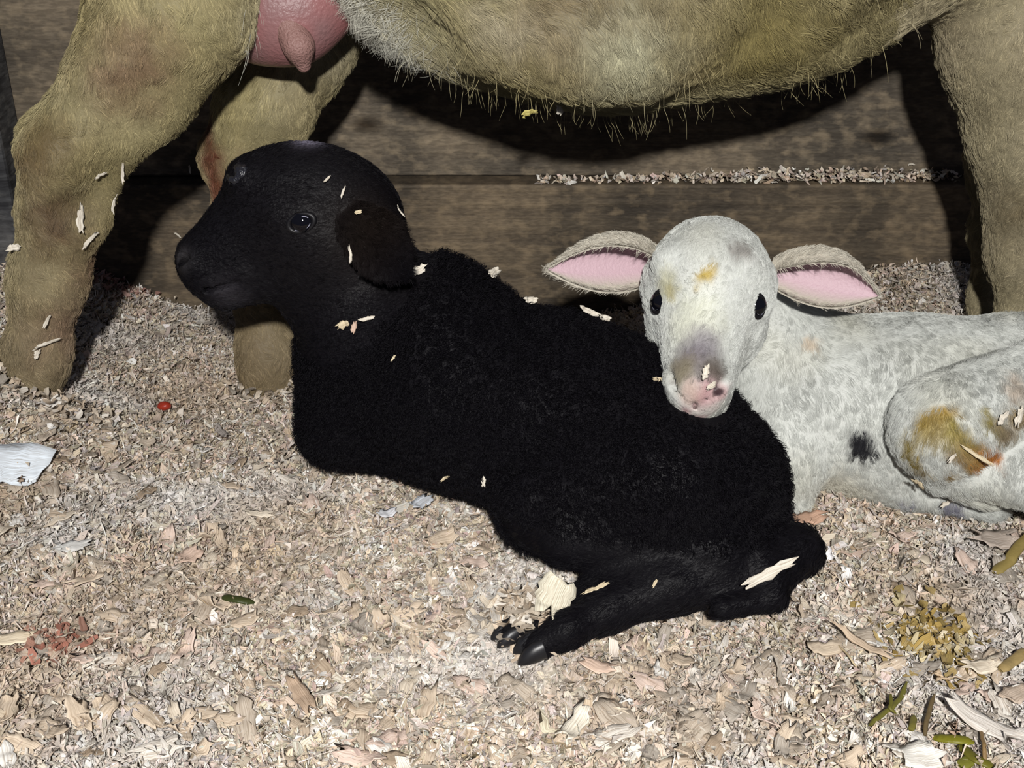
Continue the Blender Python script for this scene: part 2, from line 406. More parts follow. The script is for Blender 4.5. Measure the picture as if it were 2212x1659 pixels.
def vnormals(V, Q):
    T, n = tris_of(V, Q); vn = np.zeros_like(V)
    for i in range(3):
        for k in range(3): vn[:, k] += np.bincount(T[:, i], n[:, k], len(V))
    return vn / np.maximum(np.linalg.norm(vn, axis=1, keepdims=True), 1e-12)
def sample(V, Q, VN, n, dens, seed):
    g = np.random.default_rng(seed); T, nr = tris_of(V, Q); c = V[T].mean(1)
    cn = nr / np.maximum(np.linalg.norm(nr, axis=1, keepdims=True), 1e-12)
    w = np.linalg.norm(nr, axis=1) * dens(c, cn); w = w / w.sum()
    t = g.choice(len(T), n, p=w); r1 = np.sqrt(g.random(n)); r2 = g.random(n)
    ba = np.stack([1 - r1, r1 * (1 - r2), r1 * r2], 1)[..., None]
    P = (V[T[t]] * ba).sum(1); Nn = (VN[T[t]] * ba).sum(1); Nn /= np.maximum(np.linalg.norm(Nn, axis=1, keepdims=True), 1e-9)
    return P, Nn
def unit(a): return a / np.maximum(np.linalg.norm(a, axis=-1, keepdims=True), 1e-9)
def fur(name, parent, P, Nn, D, L, C, rad, lie, npts=5, curl=0.0, cfreq=2.0, clump=.004, cl=.5, jit=.25, bend=.5, mat=None, seed=3):
    """strands rising along the normal and combed towards D (world), clumped in small locks"""
    g = np.random.default_rng(seed); n = len(P)
    Dt = unit(D - (D * Nn).sum(1, keepdims=True) * Nn)
    cell = np.floor(P / clump + (vnoise(P, 1 / clump * .7, 5)[:, None] - .5) * 1.6).astype(np.int64)
    h = [hsh(cell[:, 0], cell[:, 1], cell[:, 2], s) for s in (1, 2, 3, 4)]
    S2 = np.cross(Nn, Dt); ang = (h[0] - .5) * 2.2 * jit * 2 + g.normal(0, jit, n)
    Dt = Dt * np.cos(ang)[:, None] + S2 * np.sin(ang)[:, None]; S2 = np.cross(Nn, Dt)
    ctr = (cell + .5) * clump; ctr = ctr + Nn * ((P - ctr) * Nn).sum(1, keepdims=True)
    pull = np.clip(ctr - P, -clump, clump) * cl
    t = np.linspace(0, 1, npts)[None, :, None]
    lie_ = np.clip(lie + (h[1] - .5) * .25 + g.normal(0, .06, n), 0, .98)[:, None, None]
    L_ = (L * (.75 + .5 * h[2]))[:, None, None]
    Nn_, D_, S_ = Nn[:, None], Dt[:, None], S2[:, None]
    pos = P[:, None] + L_ * (D_ * (t ** (1 + bend) * .3 + t * .7) * lie_ + Nn_ * (1 - lie_) * (t - .5 * bend * t * t)) + pull[:, None] * t
    if curl > 0:
        ph = (h[3] * 6.283 + g.normal(0, .5, n))[:, None, None]
        a = 6.283 * cfreq * t + ph
        pos = pos + curl * np.minimum(t * 3, 1) * (S_ * np.cos(a) + (Nn_ * .8 + D_ * .5) * (np.sin(a)))
    cu = bpy.data.hair_curves.new(name); cu.add_curves([npts] * n)
    cu.attributes['position'].data.foreach_set('vector', pos.astype(np.float32).ravel())
    ra = cu.attributes.get('radius') or cu.attributes.new('radius', 'FLOAT', 'POINT')
    ra.data.foreach_set('value', (rad * (1 - .75 * np.linspace(0, 1, npts) ** 1.5)[None].repeat(n, 0)).astype(np.float32).ravel())
    ca = cu.attributes.new('col', 'FLOAT_COLOR', 'CURVE'); c4 = np.ones((n, 4), np.float32)
    c4[:, :3] = C * (.9 + .2 * h[2][:, None]) * g.uniform(.85, 1.15, (n, 1)); ca.data.foreach_set('color', c4.ravel())
    cu.materials.append(mat or M_hair)
    o = bpy.data.objects.new(name, cu); COL.objects.link(o); o.parent = parent; o['kind'] = 'stuff'
    return o
def hit(bvh, px, py):
    p, nn, i, d = bvh.ray_cast(Vector(CAM), Vector(ray(px, py)).normalized()); return (np.array(p), np.array(nn)) if p else (None, None)
def hit_tree(V, Q, px, py): return hit(BVHTree.FromPolygons([Vector(v) for v in V], Q.tolist()), px, py)
def sphere_arr(c, r, nu=24, nv=14, ax=None, sc_=(1, 1, 1)):
    u = np.linspace(0, 2 * np.pi, nu, endpoint=False); v = np.linspace(0, np.pi, nv)
    U, Vv = np.meshgrid(u, v, indexing='ij'); d = np.stack([np.sin(Vv) * np.cos(U) * sc_[0], np.sin(Vv) * np.sin(U) * sc_[1], np.cos(Vv) * sc_[2]], -1).reshape(-1, 3)
    if ax is not None: d = d @ np.array(ax)
    i = np.arange(nu * nv).reshape(nu, nv); j = np.roll(i, -1, 0)
    return d * r + c, np.stack([i[:, :-1], i[:, 1:], j[:, 1:], j[:, :-1]], -1).reshape(-1, 4)
def ring_arr(c, R, r, nrm, up, sx=1.0, sy=.7, nu=32, nv=8):
    nrm = unit(np.array(nrm)); e1 = unit(np.array(up) - nrm * (np.array(up) @ nrm)); e2 = np.cross(nrm, e1)
    u = np.linspace(0, 2 * np.pi, nu, endpoint=False); v = np.linspace(0, 2 * np.pi, nv, endpoint=False)
    U, Vv = np.meshgrid(u, v, indexing='ij'); U = U[..., None]; Vv = Vv[..., None]
    p = c + e1 * np.sin(U) * (R + r * np.cos(Vv)) * sy + e2 * np.cos(U) * (R + r * np.cos(Vv)) * sx + nrm * r * np.sin(Vv)
    i = np.arange(nu * nv).reshape(nu, nv)
    return p.reshape(-1, 3), np.stack([i, np.roll(i, -1, 0), np.roll(np.roll(i, -1, 0), -1, 1), np.roll(i, -1, 1)], -1).reshape(-1, 4)
def ear_arr(basep, tip, normal, W, a_lo, a_hi, tip_lo, tip_hi, sag=0.0, th=.0018, nu=22, nv=16):
    """leaf ear: cross section an arc from a_lo (lower edge) to a_hi (upper edge, curls over)"""
    basep, tip = np.array(basep), np.array(tip); ax = tip - basep; Lq = np.linalg.norm(ax); ax = ax / Lq
    nn = unit(np.array(normal) - ax * (np.array(normal) @ ax)); sd = np.cross(nn, ax)
    if sd[2] < 0: sd = -sd
    u = np.linspace(0, 1, nu); v = np.linspace(0, 1, nv); U, Vv = np.meshgrid(u, v, indexing='ij')
    w = W * (np.sin(np.pi * np.clip(U * .86 + .12, 0, 1)) ** .75) * np.sqrt(np.clip(1 - U ** 6, 0, 1)) + .0006
    lo = a_lo + (tip_lo - a_lo) * U ** .8; hi = a_hi + (tip_hi - a_hi) * U ** .8
    A = lo + (hi - lo) * Vv; R = w / (hi - lo)
    outs = []
    for side in (0, 1):
        Rr = R + (th if side else 0)
        p = basep + ax * (U * Lq)[..., None] + sd * (Rr * np.sin(A) + 0 * A)[..., None] + nn * (R - Rr * np.cos(A))[..., None]
        p = p - np.array([0, 0, 1]) * (sag * U * U)[..., None]; outs.append(p.reshape(-1, 3))
    i = np.arange(nu * nv).reshape(nu, nv); q = np.stack([i[:-1, :-1], i[1:, :-1], i[1:, 1:], i[:-1, 1:]], -1).reshape(-1, 4); m = nu * nv
    rim = []
    ed = np.concatenate([i[:, 0], i[-1, 1:], i[::-1, -1][1:], i[0, ::-1][1:-1]])
    e2 = np.roll(ed, -1); rim = np.stack([ed, e2, e2 + m, ed + m], 1)
    Vx = np.concatenate(outs); Qx = np.concatenate([q, q[:, ::-1] + m, rim])
    inner = np.concatenate([np.ones(m, bool), np.zeros(m, bool)])
    edge = np.minimum(Vv, 1 - Vv).ravel(); edge = np.concatenate([edge, edge])
    # consistent outward faces: the inner sheet must look to the arc's centre
    T0 = Qx[(nu // 2) * (nv - 1) + nv // 2]; fn = np.cross(Vx[T0[1]] - Vx[T0[0]], Vx[T0[2]] - Vx[T0[0]])
    Am = A[nu // 2, nv // 2]; toc = -(sd * math.sin(Am)) + nn * math.cos(Am)
    if fn @ toc < 0: Qx = Qx[:, ::-1]
    return Vx, Qx, inner, edge, np.concatenate([U.ravel(), U.ravel()])

# ------------------------------------------------------------------ lamb head template (units of 0.322 mm, forward / side / up)
def lamb_head(F, O, fwd, side, up, s=.000322, wd=.80, ck=(-40, -30, 45, 70), ml=60):
    fr = np.array([fwd, side, up]); sq = (1, wd, 1)
    P = lambda u, v, w=0: O + s * (u * fwd + w * side + v * up)
    c = lambda a, ra, b=None, rb=None, k=.012, sq_=sq, **kw: F.cone(P(*a), ra * s, None if b is None else P(*b), None if rb is None else rb * s, k, fr=fr, sq=sq_, **kw)
    c((-35, 22), 138, k=.02)
    c((15, 62), 112, k=.012)
    c((50, 66), 96, (228, 6), 47, .012, (1, wd * .82, 1))           # bridge of the nose
    c((40, 0), 104, (208, -12), ml, .02)
    c((150, -20), ml + 6, (222, -28), ml - 5, .012)
    c((-5, -72), 84, (212, -76), 43, .014)                         # jaw
    c((226, -2), ml - 6, k=.008)                                   # nose pad
    q = wd / .8
    for sg in (-1, 1):
        c((ck[0], ck[1], sg * ck[2]), ck[3], k=.015, sq_=(1, 1, 1))
        c((10, 34, sg * 78 * q), 36, (-40, 25, sg * 84 * q), 34, .01, (1, 1, 1))
        c((246, 8, sg * 24 * q), 26, k=.006, sq_=(1, 1, 1))
        c((150, -48, sg * 24 * q), 38, (212, -48, sg * 20 * q), 33, .008, (1, 1, 1))
        c((278, 6, sg * 16 * q), 7, (252, 26, sg * 44 * q), 11, .003, (1, 1, 1), sub=True)
        c((270, -46, sg * 3), 5, (236, -54, sg * 44 * q), 6, .003, (1, 1, 1), sub=True)
        c((236, -54, sg * 44 * q), 6, (165, -62, sg * 58 * q), 5, .003, (1, 1, 1), sub=True)
    c((290, 0), 5, (276, -44), 5, .003, (1, 1, 1), sub=True)
    return P
def head_eye(parent, F, c, nrm, up, s, r=27, sx=1.18, sy=.76, rim=.035):
    nrm = unit(nrm); o = c - nrm * r * s * .62
    a, q = sphere_arr(o, r * s); e = mesh_obj('eye', a, q, M_eye, parent)
    a, q = ring_arr(c - nrm * r * s * .10, r * s * .86, r * s * .20, nrm, up, sx, sy)
    l = mesh_obj('eyelid', a, q, M_lid, e)
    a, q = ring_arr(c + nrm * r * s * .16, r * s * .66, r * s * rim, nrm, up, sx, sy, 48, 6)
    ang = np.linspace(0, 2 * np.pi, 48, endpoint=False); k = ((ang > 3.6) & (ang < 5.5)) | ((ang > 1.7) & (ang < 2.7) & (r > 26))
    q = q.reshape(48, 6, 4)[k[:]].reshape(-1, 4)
    mesh_obj('glint_rim', a, q, M_glint, e)  # pale crescents modelled as the lamp's reflection along the eye rim
    return o

# ================================================================== BLACK LAMB
h = .0017
F = Field((-.27, .52, -.03), (.25, .92, .29), h)
A = lambda *p: B(*p)
tr = [A(838, 835, .795, 150), A(1000, 845, .765, 198), A(1200, 905, .735, 210), A(1380, 975, .70, 212), A(1505, 1055, .67, 188)]
for i in range(4): F.pb(tr[i], tr[i + 1], .02)
F.cone(*A(935, 690, .785, 138), k=.03)
hO = at(650, 482, .765)
fwd = unit(np.array([-.93, -.06, -.355])); upv = np.array([-.355, .16, .92]); side_ = unit(np.cross(upv, fwd)); upv = np.cross(fwd, side_)
if side_[1] > 0: side_n = -side_
else: side_n = side_
hOc = at(650, 482, .80)                                          # centre of the skull at eye level
HP = lamb_head(F, hOc, fwd, side_n, upv, ml=64)
F.cone(HP(60, 128, 28), .0135, k=.010)
F.cone(*A(655, 640, .805, 48), k=.02)
F.cone(*A(768, 460, .815, 92), k=.03)
F.pb(A(750, 555, .805, 106), A(808, 740, .80, 146), .03); F.pb(A(808, 740, .80, 146), A(822, 850, .795, 138), .02)
F.pb(A(722, 925, .77, 62), A(900, 960, .755, 58), .012)                # folded foreleg
F.pb(A(740, 860, .785, 75), A(722, 925, .77, 62), .02)
F.pb(A(1435, 1035, .655, 170), A(1185, 1085, .66, 112), .012)          # thigh to stifle
F.pb(A(1230, 1150, .635, 78), A(1540, 1190, .622, 80), .010)           # gaskin
F.pb(A(1540, 1190, .622, 80), A(1722, 1188, .632, 56), .014)
F.pb(A(1722, 1192, .630, 52), A(1665, 1250, .605, 42), .006)
F.pb(A(1660, 1255, .605, 42), A(1450, 1262, .605, 60), .008)           # cannon
F.pb(A(1450, 1262, .605, 60), A(1310, 1315, .592, 48), .010)
F.pb(A(1310, 1315, .592, 48), A(1225, 1360, .576, 36), .008)
F.pb(A(1225, 1360, .576, 36), A(1165, 1392, .572, 32), .008)
F.pb(A(1400, 1250, .615, 70), A(1200, 1320, .603, 34), .010)           # other hind foot beneath
F.pb(A(1200, 1320, .603, 34), A(1105, 1362, .588, 24), .008)
F.pb(A(1640, 1215, .612, 46), A(1672, 1290, .592, 27), .006)           # tail
F.pb(A(1672, 1290, .592, 27), A(1560, 1315, .583, 25), .006)
V, Q = F.mesh(); V = relax(V, Q, 2, .4)
# black ear, hanging back behind the eye
eb = HP(-128, 0, 92); et = at(885, 606, .742)
ev, eq, einn, eedge, eu = ear_arr(HP(-120, 5, 112), at(886, 604, .722), unit(np.array([.05, 1, -.45])), .044, -1.1, 1.1, -.7, .7, 0.0, th=.0028)
ev2, eq2, _, _, _ = ear_arr(HP(-95, -15, -90), HP(-60, -190, -220), unit(np.array([-.05, 1, .45])), .047, -1.1, 1.3, -.7, .7)
nb = len(V); V = np.concatenate([V, ev, ev2]); Q = np.concatenate([Q, eq + nb, eq2 + nb + len(ev)])
VN = vnormals(V, Q)
def near(P, c, r): return np.exp(-((P - c) ** 2).sum(1) / (r * r))
def black_col(P):
    c = np.tile([.0038, .0034, .0048], (len(P), 1))
    w = near(P, HP(-150, -60, 120), .028)[:, None]; c = c * (1 - w) + w * np.array([.012, .008, .0055])
    w = near(P, HP(-20, -60, 100), .05)[:, None]; c = c * (1 - .5 * w) + .5 * w * np.array([.009, .008, .009])
    w = near(P, HP(262, 26, 42), .007)[:, None]; c = c * (1 - w) + w * np.array([.040, .037, .040]); w = near(P, HP(262, 14, 34), .004)[:, None]; c = c * (1 - w)
    w = near(P, HP(200, -85, 52), .013)[:, None]; c = c * (1 - w) + w * np.array([.022, .020, .024])
    w = np.clip(1.3 * near(P, HP(-85, 165, 5), .0085), 0, 1)[:, None]; c = c * (1 - w) + w * np.array([.13, .12, .16])   # pale crown tuft
    return c
blamb = bpy.data.objects.new('lamb', None); COL.objects.link(blamb)
tag(blamb, 'black curly lamb lying on the shavings with its head raised in profile', 'lamb')
bb = mesh_obj('body', V, Q, M_wskin, blamb, True, black_col(V))
eyeN = hit_tree(V, Q, 650, 482)
bvh_b = BVHTree.FromPolygons([Vector(v) for v in V], Q.tolist())
headness = lambda P: np.clip((at(850, 600, .79)[0] - P[:, 0]) / .05 + (P[:, 2] - .13) / .05, 0, 1) * (P[:, 2] > .11)
dens = lambda c, n: np.where(c[:, 2] < -.005, .1, 1.0) * (.55 + .45 * (n[:, 1] < .35)) * (1 - .98 * (near(c, eyeN[0], .0088) > .37))
ear_start = nb
P, Nn = sample(V, Q, VN, 105000, dens, 31)
chin = at(1510, 850, .665); kk = (np.linalg.norm(P - chin, axis=1) > .024) & (np.linalg.norm(P - HP(268, 8, 30), axis=1) > .007); P = P[kk]; Nn = Nn[kk]
hd = headness(P); legs = ((P[:, 2] < .062) & (P[:, 1] < .645)).astype(float)
fleece = (hd < .35) & (legs < .5)
D = np.where(hd[:, None] > .3, -fwd + np.array([0, 0, -.25]), np.array([.75, -.35, -.6])[None])
D = np.where(legs[:, None] > .5, np.array([-.75, -.2, -.35])[None], D)
m = fleece
fur('fleece', blamb, P[m], Nn[m], D[m], np.full(m.sum(), .0105), black_col(P[m]), .00024, .5, 9, .0013, 1.7, .0052, .7, .5, .4, M_wool, 5)
m = ~fleece
fur('short_coat', blamb, P[m], Nn[m], D[m], np.where(legs[m] > .5, .006, .0042), black_col(P[m]), .00016, .85, 4, 0, 1, .003, .3, .2, .3, M_wool, 6)
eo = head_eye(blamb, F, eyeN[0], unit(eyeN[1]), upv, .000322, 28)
loc = (eyeN[0] - hOc) @ side_n; far = eyeN[0] - 2 * loc * side_n
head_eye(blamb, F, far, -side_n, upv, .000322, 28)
# hair on the hanging ear
qe = eq[(~einn)[eq].all(1) | einn[eq].all(1)]
Pe, Ne = sample(ev, qe, vnormals(ev, eq), 16000, lambda c, n: np.ones(len(c)), 52)
fur('ear_hair', blamb, Pe, Ne, np.tile(unit(et - eb), (len(Pe), 1)), np.full(len(Pe), .0065), black_col(Pe) * 1.1, .00014, .72, 4, 0, 1, .003, .3, .2, .3, M_wool, 53)
# shiny wet horn bud on the forehead
a, q = sphere_arr(HP(62, 129, 36), .0130, 36, 24); a = a + (a - HP(62, 129, 36)) * (vnoise(a, 260, 4)[:, None] - .55) * .35; hb = mesh_obj('horn_bud', a, q, plain('wet_black_skin', (.012, .012, .017), .3, .5, .35, .9, 350), blamb)
hb['label'] = 'shiny wet horn bud'
def hoof(parent, p, d, up, s, mat):
    d = unit(np.array(d)); up = unit(np.array(up) - d * (np.array(up) @ d)); sd = np.cross(up, d)
    Vv, Qq = [], []; n0 = 0
    for sg in (-1, 1):
        rings = []
        for t, w, hh in ((0, .9, 1.0), (.35, 1.0, 1.0), (.7, .85, .75), (1.0, .4, .3), (1.08, .05, .05)):
            a = np.linspace(0, 2 * np.pi, 14, endpoint=False)
            r = p + d * t * s * 1.5 + sd * (sg * s * .48) + (sd * np.cos(a)[:, None] * w * .46 * s + up * (np.sin(a)[:, None] * hh * .62 * s - (1 - hh) * .35 * s))
            rings.append(r)
        v = np.concatenate(rings); i = np.arange(len(v)).reshape(5, 14)
        Qq.append(np.stack([i[:-1], i[1:], np.roll(i[1:], -1, 1), np.roll(i[:-1], -1, 1)], -1).reshape(-1, 4) + n0); Vv.append(v); n0 += len(v)
    return mesh_obj('hoof', np.concatenate(Vv), np.concatenate(Qq), mat, parent)
p1 = at(1170, 1390, .571); hoof(blamb, p1, at(1090, 1422, .565) - p1, (0, 0, 1), .011, M_hoofd)
p1 = at(1110, 1360, .588); hoof(blamb, p1, at(1052, 1390, .58) - p1, (0, 0, 1), .009, M_hoofd)

# ================================================================== WHITE LAMB
F = Field((.06, .58, -.05), (.56, .98, .27), h)
wt = [A(1765, 880, .80, 182), A(1950, 890, .79, 200), A(2200, 895, .785, 205), A(2420, 940, .78, 190)]
for i in range(3): F.pb(wt[i], wt[i + 1], .02)
wO = at(1528, 655, .734)
tocam = unit(CAM - wO); cr_ = unit(np.cross(np.array([0, 0, 1.]), tocam)); cu_ = np.cross(tocam, cr_)   # right, up seen from the camera
al = math.radians(41); wf = unit(tocam * math.cos(al) - cu_ * math.sin(al) - .03 * RX); wu = unit(cu_ * math.cos(al) + tocam * math.sin(al))
wu = unit(wu - .03 * RX - wf * (wu @ wf)); ws = np.cross(wu, wf)
if ws[0] < 0: ws = -ws
WP = lamb_head(F, wO, wf, ws, wu, wd=.93, ck=(32, -52, 50, 64), ml=64)
for q_, w_ in ((80, -70), (70, 62)): F.cone(WP(20, 118, w_), .0125, k=.008)
F.pb(A(1590, 670, .81, 105), A(1730, 830, .81, 150), .03)
F.pb(A(1690, 900, .77, 95), A(1705, 1000, .745, 62), .02)             # shoulder to knee
F.pb(A(1705, 1000, .745, 62), A(1712, 1085, .735, 42), .015)
F.pb(A(2260, 850, .742, 122), A(2042, 925, .712, 122), .004)          # thigh
F.pb(A(2040, 1000, .708, 66), A(2130, 1040, .705, 60), .004); F.pb(A(2105, 1012, .698, 64), A(2290, 1030, .680, 88), .0025)          # shank
F.pb(A(1960, 1050, .74, 45), A(2140, 1085, .72, 40), .010)
F.pb(A(2280, 1050, .700, 82), A(2420, 1080, .70, 45), .01)
V, Q = F.mesh(); V = relax(V, Q, 2, .4); nb = len(V)
eL = ear_arr(at(1420, 585, .772), at(1183, 582, .75), unit(CAM - at(1300, 590, .75)) + np.array([0, 0, .15]), .072, -.85, 3.15, -.8, 2.3)
eR = ear_arr(at(1664, 592, .772), at(1897, 640, .75), unit(CAM - at(1780, 610, .75)) + np.array([0, 0, .15]), .072, -.85, 3.15, -.8, 2.3)
we = [hit_tree(V, Q, 1421, 652), hit_tree(V, Q, 1640, 662)]
V = np.concatenate([V, eL[0], eR[0]]); Q = np.concatenate([Q, eL[1] + nb, eR[1] + nb + len(eL[0])])
VN = vnormals(V, Q)
bvh_w = BVHTree.FromPolygons([Vector(v) for v in V], Q.tolist())
stains = []
for (px, py, rr, cc, am) in [(1862, 958, .0088, (.012, .012, .016), 1.5), (1524, 600, .0058, (.46, .33, .06), 1.0), (1440, 620, .010, (.48, .46, .28), .7),
                             (1450, 640, .006, (.48, .42, .18), .6), (1965, 955, .006, (.30, .23, .05), 1.2), (1968, 985, .0065, (.28, .21, .05), 1.2), (1985, 1012, .006, (.26, .20, .09), 1.1), (2005, 908, .008, (.33, .23, .05), 1.2), (2036, 900, .008, (.34, .22, .04), 1.2), (1995, 940, .008, (.36, .28, .10), .9),
                             (2030, 935, .010, (.38, .30, .12), .9), (2062, 925, .007, (.30, .24, .05), 1.1), (2078, 952, .008, (.32, .25, .08), 1.1), (2068, 985, .007, (.28, .19, .08), 1.1), (2092, 1002, .007, (.30, .21, .09), 1.1), (2050, 1028, .005, (.28, .19, .07), 1.1), (2100, 975, .008, (.34, .22, .07), 1.1),
                             (2122, 992, .007, (.42, .17, .02), 1.4), (2146, 980, .006, (.40, .14, .015), 1.4), (2135, 908, .006, (.28, .23, .06), 1.2), (2160, 918, .007, (.24, .19, .10), 1.1), (2197, 892, .009, (.26, .20, .11), 1.0), (2180, 935, .007, (.22, .17, .10), 1.0),
                             (2195, 830, .010, (.42, .30, .20), .6), (1750, 740, .006, (.6, .42, .25), .5), (1800, 1060, .03, (.52, .45, .30), .5), (1500, 700, .02, (.66, .66, .44), .35),
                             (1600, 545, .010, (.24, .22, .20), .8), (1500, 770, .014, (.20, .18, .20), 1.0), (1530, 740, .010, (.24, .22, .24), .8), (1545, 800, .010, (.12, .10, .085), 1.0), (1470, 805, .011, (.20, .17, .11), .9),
                             (1520, 850, .010, (.42, .25, .26), 1.0), (1555, 850, .008, (.55, .36, .36), .9), (1490, 850, .008, (.5, .38, .32), .8), (2060, 1095, .008, (.05, .04, .14), .7), (1960, 1090, .006, (.08, .07, .2), .5)]:
    p, n_ = hit(bvh_w, px, py)
    if p is not None: stains.append((p, rr, np.array(cc), am))
for sg in (-1, 1):
    stains += [(WP(262, 18, sg * 34), .0038, np.array([.07, .04, .045]), 1.3), (WP(255, -52, sg * 20), .0035, np.array([.20, .12, .12]), .8), (WP(225, -58, sg * 46), .0035, np.array([.22, .16, .14]), .7)]
stains.append((WP(272, -18, 0), .008, np.array([.42, .24, .25]), 1.0))
def white_col(P):
    n1 = vnoise(P, 40, 9)[:, None]; c = np.array([.53, .545, .515]) * (.92 + .16 * n1) + 0 * P
    n2 = vnoise(P, 25, 19)[:, None]; w = np.clip((n2 - .55) * 2.5, 0, 1) * .35; c = c * (1 - w) + w * np.array([.47, .45, .34])
    warp = P + (np.stack([vnoise(P, 160, 41), vnoise(P, 160, 42), vnoise(P, 160, 43)], 1) - .5) * .007
    for (p, r, cc, am) in stains:
        w = np.clip(am * np.exp(-(((warp - p) ** 2).sum(1) / (r * r)) ** 1.6), 0, 1)[:, None]; c = c * (1 - w) + w * cc * .82
    return c
wc = white_col(V)
for k0, E in ((nb, eL), (nb + len(eL[0]), eR)):
    pk = np.array([.48, .34, .38]); bk = np.array([.45, .41, .34]); inn = E[2]; ed = np.clip(E[3] * 7 - .3, 0, 1)[:, None]
    wc[k0:k0 + len(inn)] = np.where(inn[:, None], pk * ed + np.array([.46, .43, .36]) * (1 - ed), bk)
wlamb = bpy.data.objects.new('lamb', None); COL.objects.link(wlamb)
tag(wlamb, 'white lamb with pink ears and a black flank spot, chin on the black lamb', 'lamb')
mesh_obj('body', V, Q, attr_mat('pale_skin', .55, .3, .4, 500), wlamb, True, wc)
T_ear = np.zeros(len(V), bool)
Vb, Qb = V[:nb], Q[(Q < nb).all(1)]; VNb = vnormals(Vb, Qb)
dens = lambda c, n: (.5 + .5 * (n[:, 1] < .4)) * np.where(c[:, 2] < 0, .3, 1) * np.where((near(c, we[0][0], .0072) > .37) | (near(c, we[1][0], .0072) > .37), .01, 1) * np.where(near(c, WP(262, -20, 0), .021) > .35, .04, 1)
P, Nn = sample(Vb, Qb, VNb, 240000, dens, 77)
hd = (np.linalg.norm(P - wO, axis=1) < .085) & (P[:, 1] < .82)
D = np.where(hd[:, None], (-wf * .6 + (P - WP(60, 0, 0)) * 9), np.array([.35, -.3, -.85])[None] + (np.stack([vnoise(P, 30, 51), vnoise(P, 30, 52), vnoise(P, 30, 53)], 1) - .5) * 1.3)
Lh = np.where(hd, .0042, .0078); Lh = np.where(near(P, WP(230, -20, 0), .03) > .3, .003, Lh)
fur('wool', wlamb, P, Nn, D, Lh, white_col(P), .00010, .945, 6, .0004, 1.0, .0060, .5, .18, .3, M_hair, 8)
ei = np.concatenate([eL[1] + 0, eR[1] + len(eL[0])]); Ve = np.concatenate([eL[0], eR[0]]); VNe = vnormals(Ve, ei)
outer = ~np.concatenate([eL[2], eR[2]]); edg = np.concatenate([eL[3], eR[3]])
qo = ei[outer[ei].all(1) | (edg[ei].max(1) < .12)]
P, Nn = sample(Ve, qo, VNe, 9000, lambda c, n: np.ones(len(c)), 5)
fur('ear_fringe', wlamb, P, Nn, np.tile([0, 0, -.2], (len(P), 1)) + np.sign(P[:, :1] - .12) * np.array([[1., 0, 0]]), np.full(len(P), .005), np.tile([.46, .43, .36], (len(P), 1)), .00014, .85, 4, 0, 1, .003, .3, .3, .3, M_hair, 9)
for k_, (c_, n_) in enumerate(we):
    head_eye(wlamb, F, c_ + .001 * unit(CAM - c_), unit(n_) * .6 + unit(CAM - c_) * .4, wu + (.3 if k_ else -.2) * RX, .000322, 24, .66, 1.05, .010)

# ================================================================== EWE
h = .0038
F = Field((-.56, .76, -.03), (.86, 1.13, .98), h)
et_ = [((-.26, .955, .57), .150), ((-.14, .955, .505), .145), ((0, .95, .423), .152), ((.08, .95, .411), .158), ((.18, .95, .425), .153), ((.29, .95, .478), .146), ((.40, .95, .49), .145)]
for i in range(6): F.cone(et_[i][0], et_[i][1], et_[i + 1][0], et_[i + 1][1], .04)
F.cone((-.24, .955, .62), .13, (.40, .95, .58), .125, .05)
F.cone((.44, .95, .56), .11, (.60, .95, .70), .085, .05)             # neck
F.cone((.60, .95, .72), .075, (.76, .95, .66), .045, .03)            # head
nh = [A(400, -150, .88, 190), A(372, 10, .86, 166), A(290, 170, .85, 128), A(178, 310, .84, 98), A(140, 440, .84, 86), A(104, 600, .84, 72), A(80, 760, .84, 60), A(62, 960, .84, 50)]
for i in range(7): F.pb(nh[i], nh[i + 1], .02)
F.cone(*A(92, 290, .84, 34), k=.02)                                   # point of the hock
fh = [A(740, -80, 1.0, 130), A(665, 90, .985, 92), A(568, 240, .97, 96), A(512, 345, .96, 62), A(520, 470, .955, 48), A(552, 620, .945, 48), A(578, 760, .935, 58), A(583, 930, .93, 60)]
for i in range(7): F.pb(fh[i], fh[i + 1], .02)
F.cone(*A(474, 330, .965, 26), k=.02)
nf = [A(2200, -100, .93, 180), A(2215, 80, .93, 172), A(2240, 280, .93, 138), A(2235, 430, .93, 96), A(2222, 540, .93, 80), A(2212, 700, .925, 50), A(2212, 860, .92, 44), A(2215, 900, .92, 44)]
for i in range(7): F.pb(nf[i], nf[i + 1], .02)
ff = [A(2170, 100, 1.0, 120), A(2170, 350, 1.02, 70), A(2135, 500, 1.02, 32), A(2124, 640, 1.02, 24), A(2124, 800, 1.0, 24)]
for i in range(4): F.pb(ff[i], ff[i + 1], .02)
F.cone((-.36, .955, .56), .03, (-.43, .955, .36), .018, .02)         # tail
# folds and hollows of the belly and hock
V, Q = F.mesh(); bv = BVHTree.FromPolygons([Vector(v) for v in V], Q.tolist())
def dent(px, py, R_, dp, sub):
    p, n_ = hit(bv, px, py)
    if p is not None: F.cone(p + n_ * (R_ - dp) * (1 if sub else -1), R_, k=.022, sub=sub)
for px, py, R_, dp, sub in [(1290, 5, .05, .020, True), (1200, -10, .04, .016, True), (1390, 0, .045, .018, True), (1620, 30, .05, .010, True), (1700, 40, .05, .010, True),
        (1010, 50, .04, .010, False), (1080, 100, .04, .010, False), (1180, 145, .04, .010, False), (1300, 160, .045, .010, False), (1420, 140, .04, .009, False), (1510, 60, .035, .010, False),
        (215, 400, .03, .010, True), (185, 430, .03, .010, True), (300, 260, .04, .008, True), (80, 360, .02, .006, False), (1900, 60, .05, .01, True), (900, 60, .05, .006, True)]:
    dent(px, py, R_, dp, sub)
V, Q = F.mesh(); V = relax(V, Q, 3, .5); VN = vnormals(V, Q)
